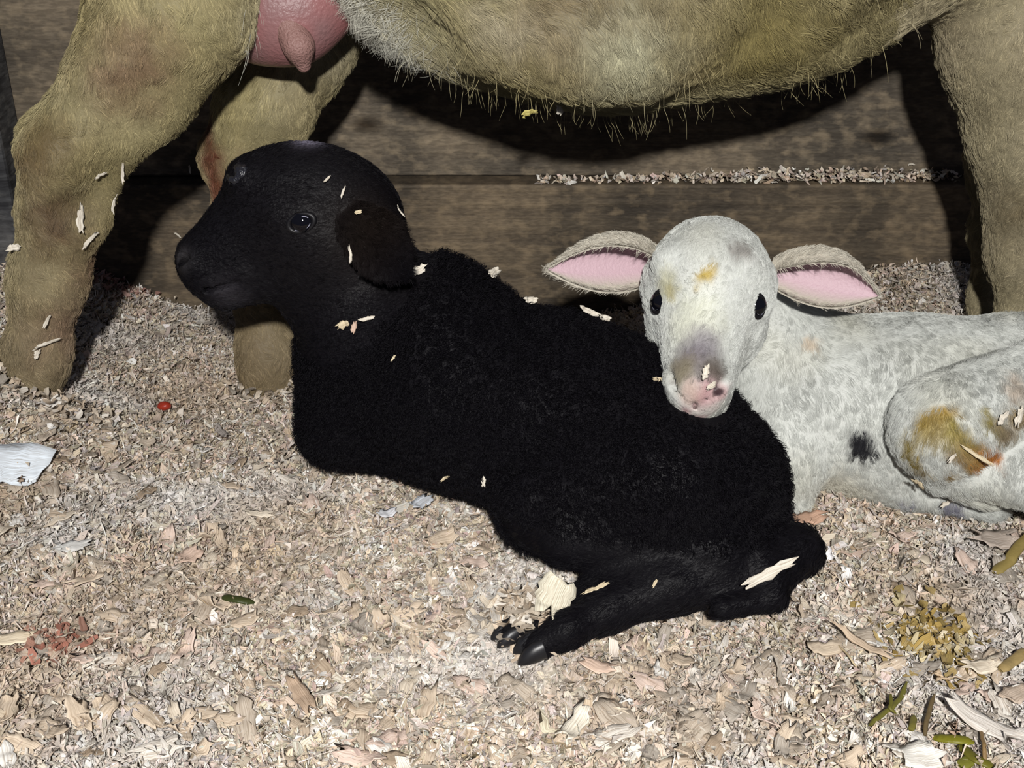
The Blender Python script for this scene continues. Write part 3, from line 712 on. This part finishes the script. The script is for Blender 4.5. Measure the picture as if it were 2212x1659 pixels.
bvh_e = BVHTree.FromPolygons([Vector(v) for v in V], Q.tolist())
est = []
for (px, py, rr, cc, am) in [(290, 150, .028, (.17, .105, .065), .8), (250, 190, .02, (.16, .10, .06), .6), (330, 90, .015, (.18, .11, .07), .7), (455, 340, .014, (.11, .035, .018), 1.3), (452, 290, .012, (.11, .05, .025), 1.2), (465, 400, .016, (.10, .035, .018), 1.3), (480, 430, .014, (.15, .06, .03), 1.2),
                             (110, 480, .030, (.10, .065, .035), 1.0), (60, 350, .02, (.11, .07, .035), .8), (200, 560, .02, (.16, .09, .06), .8), (150, 700, .03, (.20, .13, .09), .8), (700, 300, .02, (.24, .14, .09), .5), (80, 300, .02, (.12, .08, .03), .7),
                             (2200, 460, .02, (.14, .11, .06), .8), (1270, 110, .03, (.20, .14, .07), .6), (1500, 150, .03, (.22, .16, .08), .4), (440, 720, .02, (.14, .09, .04), .6), (1300, 20, .04, (.13, .095, .045), .9), (1180, 10, .03, (.15, .11, .055), .7), (1420, 20, .03, (.14, .105, .05), .7), (1660, 90, .045, (.19, .155, .055), .8),  # some dark tones here paint in belly crease shade and the foreleg shadow
                             (1350, 130, .035, (.40, .39, .27), .8), (1080, 70, .025, (.38, .34, .25), .6), (1800, 60, .03, (.16, .13, .05), .6), (900, 60, .04, (.30, .28, .16), .6), (120, 330, .02, (.13, .095, .045), .7), (420, 60, .03, (.30, .26, .13), .5)]:
    p, n_ = hit(bvh_e, px, py)
    if p is not None: est.append((p, rr, np.array(cc), am))
def ewe_col(P):
    n1 = vnoise(P, 18, 21)[:, None]; n2 = vnoise(P, 60, 22)[:, None]
    c = np.array([.235, .198, .092]) * (1 - n1) + np.array([.315, .275, .155]) * n1; c = c * (.8 + .4 * n2)
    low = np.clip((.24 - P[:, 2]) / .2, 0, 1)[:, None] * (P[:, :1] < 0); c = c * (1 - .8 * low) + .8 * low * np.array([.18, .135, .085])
    n3 = np.clip((vnoise(P, 13, 27)[:, None] - .5) * 3, 0, 1) * .45; c = c * (1 - n3) + n3 * np.array([.17, .125, .065])
    w = np.clip((P[:, 2] - .42) / .1, 0, 1)[:, None] * .3; c = c * (1 - w) + w * np.array([.26, .20, .125])
    w = (near(P, at(760, 60, .90), .05) * 1.2).clip(0, 1)[:, None]; c = c * (1 - w) + w * np.array([.55, .53, .44])
    w = (P[:, :1] > .27) * .5; c = c * (1 - w) + w * np.array([.32, .28, .20])
    warp = P + (np.stack([vnoise(P, 90, 41), vnoise(P, 90, 42), vnoise(P, 90, 43)], 1) - .5) * .022
    for (p, r, cc, am) in est:
        w = np.clip(am * near(warp, p, r), 0, 1)[:, None]; c = c * (1 - w) + w * cc
    return c
ewe = bpy.data.objects.new('sheep', None); COL.objects.link(ewe)
tag(ewe, 'tan ewe standing over both lambs, legs, belly and pink udder showing', 'sheep')
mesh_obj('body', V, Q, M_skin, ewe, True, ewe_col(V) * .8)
dens = lambda c, n: np.where(c[:, 2] > .40, .06, 1) * np.where(n[:, 1] > .45, .15, 1) * np.where(c[:, 2] < 0, .1, 1)
P, Nn = sample(V, Q, VN, 270000, dens, 12)
leg = (P[:, 2] < .26)
D = np.where(P[:, :1] < -.15, np.array([.15, -.1, -1.])[None], np.array([-.5, -.1, -.8])[None]) + (np.stack([vnoise(P, 14, 61), vnoise(P, 14, 62), vnoise(P, 14, 63)], 1) - .5) * 1.0
D = np.where((P[:, :1] > -.15) & (P[:, :1] < .27), np.array([.45, -.1, -.6])[None] + (np.stack([vnoise(P, 10, 61), vnoise(P, 10, 62), vnoise(P, 10, 63)], 1) - .5) * 1.0, D)
Le = np.where((P[:, :1] > -.15) & (P[:, :1] < .27), .013, .0085)[:, 0]
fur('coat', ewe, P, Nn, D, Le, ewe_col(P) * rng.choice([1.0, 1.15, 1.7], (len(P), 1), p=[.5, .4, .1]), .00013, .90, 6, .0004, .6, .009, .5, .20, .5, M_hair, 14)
# long fringe under the belly
m = lambda c, n: np.where((n[:, 2] < -.5) & (c[:, 0] > -.09) & (c[:, 0] < .28) & (c[:, 2] > .2) & (c[:, 2] < .36) & (c[:, 1] < 1.0), 1.0, 0.0)
P, Nn = sample(V, Q, VN, 520, m, 15)
kk = vnoise(P, 22, 91) > .42; P = P[kk]; Nn = Nn[kk]
fur('belly_fringe', ewe, P, Nn, np.tile([.25, -.3, -1.], (len(P), 1)) + rng.normal(0, .2, (len(P), 3)), rng.uniform(.008, .034, len(P)), ewe_col(P) * 1.5, .00012, .25, 8, .0016, .5, .012, .4, .4, .35, M_hair, 16)
# white hair at the groin
m = lambda c, n: near(c, at(760, 60, .88), .032)
P, Nn = sample(V, Q, VN, 2600, m, 17)
fur('groin_hair', ewe, P, Nn, np.tile([-.5, -.2, -.75], (len(P), 1)), rng.uniform(.012, .028, len(P)), np.tile([.56, .55, .47], (len(P), 1)), .00014, .75, 6, .0006, .6, .008, .4, .3, .3, M_hair, 18)
F = Field((-.30, .80, .22), (-.08, 1.05, .42), .0028)
F.cone(*A(600, 0, .90, 118), k=.02); F.pb(A(560, 68, .90, 66), A(640, 66, .89, 70), .02); F.cone(*A(690, -10, .90, 90), k=.02)
F.cone(*A(640, 0, .96, 100), k=.03)
V, Q = F.mesh(); V = relax(V, Q, 2, .5)
pn = vnoise(V, 60, 71)[:, None]; uc = np.array([.27, .105, .105]) * (1 - pn) + np.array([.21, .12, .12]) * pn
ud = mesh_obj('udder', V, Q, attr_mat('udder_skin', .45, .4, .5, 350), ewe, True, uc); ud['label'] = 'bare pink udder'
F = Field((-.22, .84, .20), (-.12, .98, .36), .0018)
F.pb(A(622, 50, .872, 38), A(645, 100, .863, 32), .008); F.pb(A(645, 100, .863, 32), A(656, 142, .864, 16), .006)
V, Q = F.mesh(); V = relax(V, Q, 2, .5)
mesh_obj('teat', V, Q, attr_mat('teat_skin', .5, .35, .9, 600), ud, True, np.tile([.25, .14, .125], (len(V), 1)))

# ------------------------------------------------------------------ shavings stuck to animals and wall
PALE = (.62, .58, .50); CREAM = (.56, .48, .33); PINKISH = (.52, .38, .30)
def stuck(bvh, px, py, L, W, yaw, label, col=PALE, curl=.8, seed=1, group=None, roll=.4):
    p, n_ = hit(bvh, px, py)
    if p is None: return
    n_ = unit(n_ * .5 + unit(CAM - p) * .5)
    shaving(p + n_ * .0052, L, W * .8, yaw, label, group, curl * .6, .25, .12, roll * .5, col, n_, seed, rag=.20, thick=.0003)
SB = [(705, 390, .006, .002, .8, 'small pale shaving on the black lamb crown above its eye', PALE),
      (738, 418, .009, .0018, 1.2, 'thin curved shaving on the black lamb crown behind the first', PALE),
      (775, 463, .005, .003, .3, 'stubby cream shaving at the root of the black lamb ear', CREAM),
      (764, 550, .011, .0025, 1.7, 'upright white shaving in front of the black lamb hanging ear', PALE),
      (856, 458, .009, .0015, 2.2, 'thin shaving at the nape edge of the black lamb', PALE),
      (902, 592, .014, .008, .5, 'largest pale shaving caught behind the black lamb ear tip', PALE),
      (745, 702, .008, .006, .4, 'cream shaving on the black lamb shoulder, left of a pair', CREAM),
      (768, 708, .009, .004, 1.4, 'pinkish shaving on the black lamb shoulder, middle of a clump', PINKISH),
      (795, 690, .010, .003, .2, 'long pale shaving at the right of the black lamb shoulder clump', PALE),
      (965, 1025, .008, .0022, .6, 'small shaving on the lower edge of the black lamb flank', CREAM),
      (1050, 1035, .006, .004, 1.6, 'white oval shaving on the black lamb lower flank', PALE),
      (855, 775, .005, .002, 1.0, 'tiny shaving on the black lamb shoulder below the clump', CREAM),
      (1420, 825, .008, .003, .1, 'tan shaving poking out beside the white lamb muzzle', CREAM),
      (1660, 1240, .035, .008, .45, 'long pale shaving lying along the black lamb hock', PALE),
      (1780, 1195, .008, .006, 1.5, 'bright white chip at the tip of the black lamb hock', (.85, .85, .88)),
      (1290, 1278, .015, .003, .4, 'curved cream shaving across the black lamb hind shin', CREAM),
      (1415, 1262, .006, .002, 1.0, 'small cream chip mid way along the black lamb shin', CREAM)]
for i, (px, py, L, W, yw, lb, c) in enumerate(SB): stuck(bvh_b, px, py, L, W, yw, lb, c, .9, 40 + i)
SE = [(170, 475, .018, .006, 1.5, 'upright pale shaving on the ewe near hind leg below the hock'), (190, 515, .016, .004, .7, 'slanted shaving on the ewe near shin below the upright one'),
      (238, 440, .012, .003, 1.2, 'shaving on the front edge of the ewe near hind leg'), (262, 368, .012, .003, 1.4, 'highest shaving on the front edge of the ewe near hock'),
      (212, 372, .008, .003, .2, 'small tan shaving on the ewe near hock'), (40, 535, .010, .006, .2, 'round pale chip at the back edge of the ewe shin'),
      (95, 740, .018, .003, .3, 'long thin shaving near the bottom of the ewe shin'), (80, 762, .007, .005, 1.2, 'white chip just above the bedding on the ewe shin'),
      (100, 690, .010, .003, 1.0, 'thin pale shaving low on the ewe shin')]
for i, (px, py, L, W, yw, lb) in enumerate(SE): stuck(bvh_e, px, py, L, W, yw, lb, PALE, .9, 70 + i)
for i, (px, py, L, W, yw, lb, c) in enumerate([(1522, 805, .009, .005, 1.3, 'pale shaving stuck across the white lamb nose', PALE), (1533, 832, .006, .004, .5, 'small pale chip at the white lamb nostril', PALE),
        (2160, 905, .010, .005, .9, 'pale shaving stuck in the yellow stain on the white lamb thigh', PALE), (2105, 980, .020, .003, 2.6, 'long tan shaving across the stain on the white lamb leg', CREAM),
        (1875, 668, .005, .004, .2, 'yellowish chip on the lower rim of the white lamb right ear', CREAM), (2045, 1082, .009, .004, .6, 'pale shaving below the white lamb folded leg', PALE), (1990, 1035, .010, .004, -.6, 'tan bits stuck at the lower left rim of the yellow stain', CREAM), (2195, 900, .012, .006, 1.2, 'pale chip in the stain at the right edge of the frame', PALE), (2055, 985, .007, .003, .9, 'small pale chip in the middle of the yellow stain', PALE)]):
    stuck(bvh_w, px, py, L, W, yw, lb, c, .8, 90 + i)
for i, (px, py, L, W, yw, lb) in enumerate([(1065, 575, .014, .007, .9, 'pale shaving on the black lamb back line behind the neck'), (1145, 625, .010, .005, .3, 'small shaving on the black lamb back line'),
        (1270, 680, .013, .004, -.2, 'shaving on the black lamb back left of the white head'), (1305, 687, .010, .004, .1, 'shaving on the black lamb back nearest the white lamb face')]):
    for dy in range(0, 60, 4):
        p, n_ = hit(bvh_b, px, py + dy)
        if p is not None: break
    if p is not None: shaving(p + np.array([0, 0, .007]), L, W, yw, lb, None, .7, .3, .3, .4, PALE, unit(n_ + np.array([0, -1, .4])), 120 + i)
# two bits dangling in the belly hair
for i, (px, py, lb, c) in enumerate([(1142, 243, 'yellow chip dangling in the ewe belly hair', (.66, .58, .20)), (1210, 232, 'pale shaving dangling in the ewe belly hair', PALE)]):
    shaving(at(px, py, .885), .011, .006, .3 + i, lb, None, .6, .3, .2, .8, c, unit(CAM - at(px, py, .88)), 130 + i)
# ledge shavings (heap on top of the lower plank)
g = np.random.default_rng(5); n = 640
px = np.concatenate([g.uniform(1165, 2050, 420), g.normal(1800, 130, 220)]); X = (px - 1106) / FPX * vdepth(at(1100, 398, WALL_Y - .011))
P = np.c_[X, g.uniform(WALL_Y - .020, WALL_Y - .003, n), SEAM + .001 + g.uniform(0, .010, n) * np.clip((px - 1150) / 500, .15, 1)]
a, q, u, m = flakes(P, g.uniform(.004, .012, n), g.uniform(.0015, .005, n), g.uniform(0, 6.28, n), g.normal(0, .5, n), g.normal(0, .5, n), g.normal(.3, 1, n), g.normal(0, .4, n), 4, 1, .2, None, 3)
a[:, 1] = np.minimum(a[:, 1], WALL_Y - .001)
lo = mesh_obj('ledge_shavings', a, q, M_flake, None, False, np.repeat(palette(n, g, 1.15), m, 0), u)
tag(lo, 'thin drift of small shavings lying along the plank ledge of the wall', 'bedding', kind='stuff')
for i, (px_, py_, lb) in enumerate([(1600, 365, 'upright curled shaving standing on the wall ledge above the white lamb'), (1040, 402, 'pale shaving at the left start of the wall ledge'),
                                   (852, 402, 'pale shaving on the wall ledge behind the black lamb nape')]):
    shaving(at(px_, py_ + (18 if i == 0 else 0), WALL_Y - .013), .016 if i == 0 else .009, .006, .2, lb, None, 1.2, .4, (-1.2 if i == 0 else .1), .3, PALE, None, 140 + i)
for i, (px_, py_, lb) in enumerate([(1968, 355, 'tiny shaving stuck high on the plank near the ewe front leg'), (1490, 540, 'tiny shaving on the lower plank behind the white lamb head'), (410, 365, 'thin shaving stuck to the plank by the ewe far hock'), (385, 508, 'thin shaving on the lower plank left of the black nose')]):
    if i == 1: continue
    yy = WALL_Y if py_ < 395 else WALL_Y - .022
    shaving(at(px_, py_, yy - .0025), .008, .0018, .8 * i, lb, None, .8, .2, .1, .1, PALE, (0, -1, 0), 150 + i)

# ------------------------------------------------------------------ single large shavings on the bed
def on_bed(px, py, L, W, yaw, label, col, seed, curl=.4, lift=.005, tilt=.1, roll=.1, rag=.12, **kw):
    p = ground_at(px, py, lift); return shaving(p, L, W, yaw, label, kw.pop('group', None), curl, .12, tilt, roll, col, None, seed, rag=rag, **kw)
BIG = [(45, 1035, .020, .010, .2, 'tan chip tucked under the big white one at the left edge', (.55, .42, .31)),
       (1190, 1385, .018, .012, .4, 'tan shaving lying over the black lamb hoof', (.60, .48, .34)),
       (110, 870, .016, .011, .6, 'pale chip at the foot of the ewe near hind leg', (.76, .74, .70)), (205, 1010, .030, .008, -1.3, 'long grey shaving right of the big white chip', (.38, .35, .34)),
       (155, 1180, .022, .012, .4, 'pale grey chip in the left foreground', (.66, .66, .64)), (410, 1200, .018, .016, .9, 'pinkish tan square chip in the left middle foreground', (.62, .47, .38)),
       (410, 1260, .014, .007, 1.4, 'white upright chip below the pinkish square one', (.82, .80, .72)), (910, 1085, .022, .012, .9, 'bluish grey chip just below the black lamb belly', (.62, .66, .72)),
       (835, 1110, .014, .009, .5, 'small bluish chip left of the grey one under the belly', (.70, .72, .76)), (1010, 1230, .022, .014, 1.0, 'frayed pale chip between belly and hind hoof', (.64, .57, .46)),
       (1740, 1120, .030, .014, .3, 'reddish tan flake beside the white lamb foreleg', (.55, .36, .26)), (2150, 1165, .036, .020, .1, 'large grey brown flake at the right edge below the white lamb', (.44, .38, .33)),
       (1860, 1490, .022, .017, .1, 'smooth grey green lump like chip in the right foreground', (.56, .56, .46)), (1990, 1635, .026, .022, .2, 'bright white square chip at the bottom right', (.84, .82, .76)),
       (2120, 1560, .050, .013, -.75, 'long pale grey plank like shaving at bottom right', (.66, .62, .57)), (2065, 1575, .024, .016, -.4, 'rounded pinkish brown chip left of the long grey shaving', (.50, .36, .27)),
       (2195, 1500, .024, .013, .6, 'ribbed tan chip at the right edge above the long grey one', (.55, .45, .36)), (1240, 1570, .034, .012, 1.1, 'long cream shaving near the bottom centre', (.78, .73, .62)),
       (200, 1430, .022, .015, -.8, 'white chip beside the red stained patch', (.78, .72, .62)), (25, 1380, .024, .012, .3, 'cream chip at the left edge above the red patch', (.76, .66, .50)),
       (1860, 1390, .036, .006, -.8, 'long narrow tan shaving left of the yellow patch', (.58, .46, .34)), (1350, 1510, .022, .012, .9, 'whitish chip in the centre foreground', (.78, .76, .72)),
       (650, 1500, .030, .010, -1.0, 'brown curled shaving in the lower left centre', (.44, .33, .24)), (480, 935, .020, .007, -.9, 'dark grey shaving above the left middle of the bed', (.30, .27, .25)),
       (850, 1545, .022, .013, .2, 'pale tan chip near the bottom left of centre', (.68, .56, .43)), (560, 1110, .018, .008, 0., 'cream chip in the left middle distance', (.74, .66, .54)),
       (1290, 1440, .020, .010, -.3, 'pinkish chip right of the black lamb hoof', (.66, .50, .40)), (2030, 1460, .030, .014, 1.0, 'tan chip at the lower side of the yellow patch', (.52, .40, .27)),
       (1780, 1400, .024, .012, .1, 'light tan chip below the black lamb hock', (.62, .52, .40)), (2120, 1440, .024, .012, .2, 'whitish ribbed chip right of the yellow patch', (.70, .62, .50))]
for i, (px_, py_, L, W, yw, lb, c) in enumerate(BIG): on_bed(px_, py_, L * .92, W * .92, yw, lb, c, 200 + i, curl=.3 + .3 * ((i * 7) % 3 - 1), rag=.07 + .03 * (i % 3), lift=.013 if i == 0 else .009)
p = ground_at(28, 1003, .010); shaving(p, .044, .034, .15, 'big bluish white chip at the left edge of the bed', None, .25, .1, .05, .05, (.66, .72, .78), unit(CAM - p) * .7 + np.array([0, 0, .8]), 778, rag=.07)
p = at(1200, 1285, .592); shaving(p, .026, .024, 1.2, 'square cream shaving leaning on the black lamb hind shin', None, .35, .2, .1, .1, (.66, .62, .50), unit(CAM - p) + np.array([0, 0, .5]), 777, rag=.09)
g = np.random.default_rng(99); protos = []
for k in range(20):
    c = PAL[g.choice(len(PAL), p=PW)] * g.uniform(.9, 1.15)
    o = shaving((0, 0, -1), g.uniform(.014, .024), g.uniform(.006, .012), 0, 'broad loose wood shaving scattered among the finer shavings of the bed', 'broad shavings strewn over the bed', g.normal(.2, .7), g.normal(0, .3), 0, 0, np.clip(c, 0, .9), None, 300 + k, rag=.12)
    protos.append(o)
cnt = 0
while cnt < 290:
    px_, py_ = g.uniform(5, 2205), g.uniform(900, 1655) ** 1.0
    if 640 < px_ < 1830 and py_ < 1000 + (px_ - 640) * .4: continue
    if px_ > 1650 and py_ < 1150: continue
    p = ground_at(px_, py_, .004)
    if cnt < 20: o = protos[cnt]
    else: o = protos[cnt % 20].copy(); COL.objects.link(o)
    o.location = p; o.rotation_euler = (g.normal(0, .25), g.normal(0, .25), g.uniform(0, 6.28)); s = g.uniform(.75, 1.35); o.scale = (s, s, s); cnt += 1

# stained heaps
def heap(name, label, cat, px_, py_, sp, n, cols, seed, L=(.005, .014), W=(.002, .006), lift=.008):
    g = np.random.default_rng(seed); c0 = ground_at(px_, py_)
    xy = c0[:2] + g.normal(0, 1, (n, 2)) * np.array(sp); z = terrain(xy[:, 0], xy[:, 1]) + g.uniform(.001, lift, n)
    if name == 'shavings_over_hoof': z = z + .020 * np.exp(-(((xy - c0[:2]) / np.array(sp)) ** 2).sum(1) * .35)
    a, q, u, m = flakes(np.c_[xy, z], g.uniform(*L, n), g.uniform(*W, n), g.uniform(0, 6.28, n), g.normal(0, .4, n), g.normal(0, .4, n), g.normal(.2, .9, n), g.normal(0, .4, n), 4, 1, .25, None, seed)
    cc = np.array(cols)[g.integers(0, len(cols), n)] * g.uniform(.75, 1.2, (n, 1))
    o = mesh_obj(name, a, q, M_flake, None, False, np.repeat(cc, m, 0), u); tag(o, label, cat, kind='stuff'); return o
heap('stained_shavings', 'yellow brown soiled patch of shavings in the right foreground', 'soiled bedding', 2010, 1385, (.014, .016), 260, [(.33, .23, .07), (.27, .20, .07), (.40, .30, .13), (.48, .41, .25), (.52, .46, .34)], 61)
heap('bloody_shavings', 'red stained patch of shavings in the lower left corner', 'soiled bedding', 112, 1400, (.011, .008), 110, [(.34, .15, .11), (.36, .20, .15), (.50, .38, .30), (.52, .42, .34)], 62)
heap('bloody_shavings', 'faint red stained shavings beside the ewe near hind foot', 'soiled bedding', 240, 620, (.02, .014), 120, [(.42, .24, .20), (.46, .30, .26)], 63)
heap('shavings_over_hoof', 'loose shavings heaped over the black lamb hind hooves', 'bedding', 1128, 1385, (.013, .010), 330, [tuple(c) for c in PAL[:5]], 64, lift=.020)
heap('shavings_around_foot', 'loose shavings banked against the ewe near hind foot', 'bedding', 62, 862, (.026, .010), 260, [tuple(c) for c in PAL[:6]], 65, lift=.016)
heap('shavings_around_foot', 'loose shavings banked against the ewe far hind foot', 'bedding', 585, 862, (.022, .008), 180, [tuple(c) for c in PAL[:6]], 66, lift=.014)
heap('shavings_at_flank', 'loose shavings pushed up along the black lamb lower flank', 'bedding', 820, 1012, (.05, .006), 260, [tuple(c) for c in PAL[:7]], 67, lift=.012)
heap('shavings_at_flank', 'loose shavings pushed up along the black lamb hind shin', 'bedding', 1400, 1345, (.05, .006), 240, [tuple(c) for c in PAL[:7]], 68, lift=.014)
# red clot
a, q = sphere_arr(np.zeros(3), .0048, 20, 12, sc_=(1.2, .9, .8)); a = a * (1 + .18 * (vnoise(a, 400, 3)[:, None] - .5))
o = mesh_obj('blood_clot', a, q, plain('clot', (.30, .03, .015), .25, .6, .6)); o.location = ground_at(355, 877, .007); tag(o, 'small shiny red clot lying on the shavings left of the black lamb', 'clot')
# green hay stems and leaves
def stem(pts, r, label, col, flat=.6, group=None):
    pts = np.array(pts); n = 26; t = np.linspace(0, len(pts) - 1, n)
    P = np.stack([np.interp(t, range(len(pts)), pts[:, i]) for i in range(3)], 1)
    for _ in range(4): P[1:-1] = .25 * P[:-2] + .5 * P[1:-1] + .25 * P[2:]
    P = P + (np.stack([vnoise(P, 120, k) for k in (1, 2, 3)], 1) - .5) * .002
    T = unit(np.gradient(P, axis=0)); S = unit(np.cross(T, [0, 0, 1.])); U_ = np.cross(S, T)
    rr = r * np.clip(np.minimum(np.linspace(.6, 4, n), np.linspace(4, .3, n)), .3, 1)
    a = np.linspace(0, 6.283, 8, endpoint=False)
    V = P[:, None] + S[:, None] * (np.cos(a) * 1.0)[None, :, None] * rr[:, None, None] + U_[:, None] * (np.sin(a) * flat)[None, :, None] * rr[:, None, None]
    i = np.arange(n * 8).reshape(n, 8); Qq = np.stack([i[:-1], i[1:], np.roll(i[1:], -1, 1), np.roll(i[:-1], -1, 1)], -1).reshape(-1, 4)
    c0 = V.reshape(-1, 3).mean(0); o = mesh_obj('hay_stem', V.reshape(-1, 3) - c0, Qq, plain('hay_' + label[:12].replace(' ', '_'), col, .5, .4, 0, .4, 200)); o.location = c0
    tag(o, label, 'hay', group); return o
G = lambda px_, py_, l=.006: ground_at(px_, py_, l)
stem([G(1875, 1565), G(1915, 1535), G(1945, 1505), G(1960, 1475)], .0016, 'olive hay stem slanting up below the yellow patch', (.14, .13, .025))
stem([G(1925, 1500, .010), G(1920, 1530, .009), G(1935, 1545)], .0012, 'short olive hay sprig crossing the slanting stem', (.13, .12, .02))
stem([G(2000, 1590), G(2006, 1540, .01), G(2018, 1498, .012)], .0014, 'upright brown hay stem left of the rounded chip', (.12, .085, .04))
stem([G(1965, 1580), G(1972, 1545)], .0020, 'stubby green hay piece between the two stems', (.16, .14, .03), .4)
stem([G(2020, 1592), G(2065, 1595, .008), G(2105, 1605)], .0036, 'broad bright green hay leaf at bottom right', (.17, .16, .012), .35)
stem([G(2075, 1610), G(2110, 1640, .008), G(2150, 1660)], .0034, 'dark green hay leaf running off the bottom right edge', (.12, .11, .012), .35)
stem([G(2070, 1655), G(2100, 1640)], .0040, 'short green hay leaf at the bottom edge', (.15, .15, .02), .35)
stem([G(2110, 1560), G(2130, 1610, .010), G(2128, 1655)], .0012, 'thin brown hay stalk crossing the long grey shaving', (.22, .14, .06))
stem([G(2150, 1238), G(2180, 1210, .008), G(2222, 1150, .012)], .0042, 'olive hay blade at the right edge below the white lamb', (.25, .19, .06), .4)
stem([G(2160, 1450), G(2190, 1425), G(2225, 1400)], .0038, 'brownish yellow hay blade at the right edge', (.33, .24, .10), .4)
stem([G(480, 1292), G(510, 1296, .008), G(548, 1303)], .0034, 'dark green leaf scrap in the left middle foreground', (.04, .05, .012), .4)
stem([G(1810, 1395), G(1835, 1420, .010), G(1850, 1440)], .0007, 'thin straw fibre left of the yellow patch', (.5, .4, .25), .8)
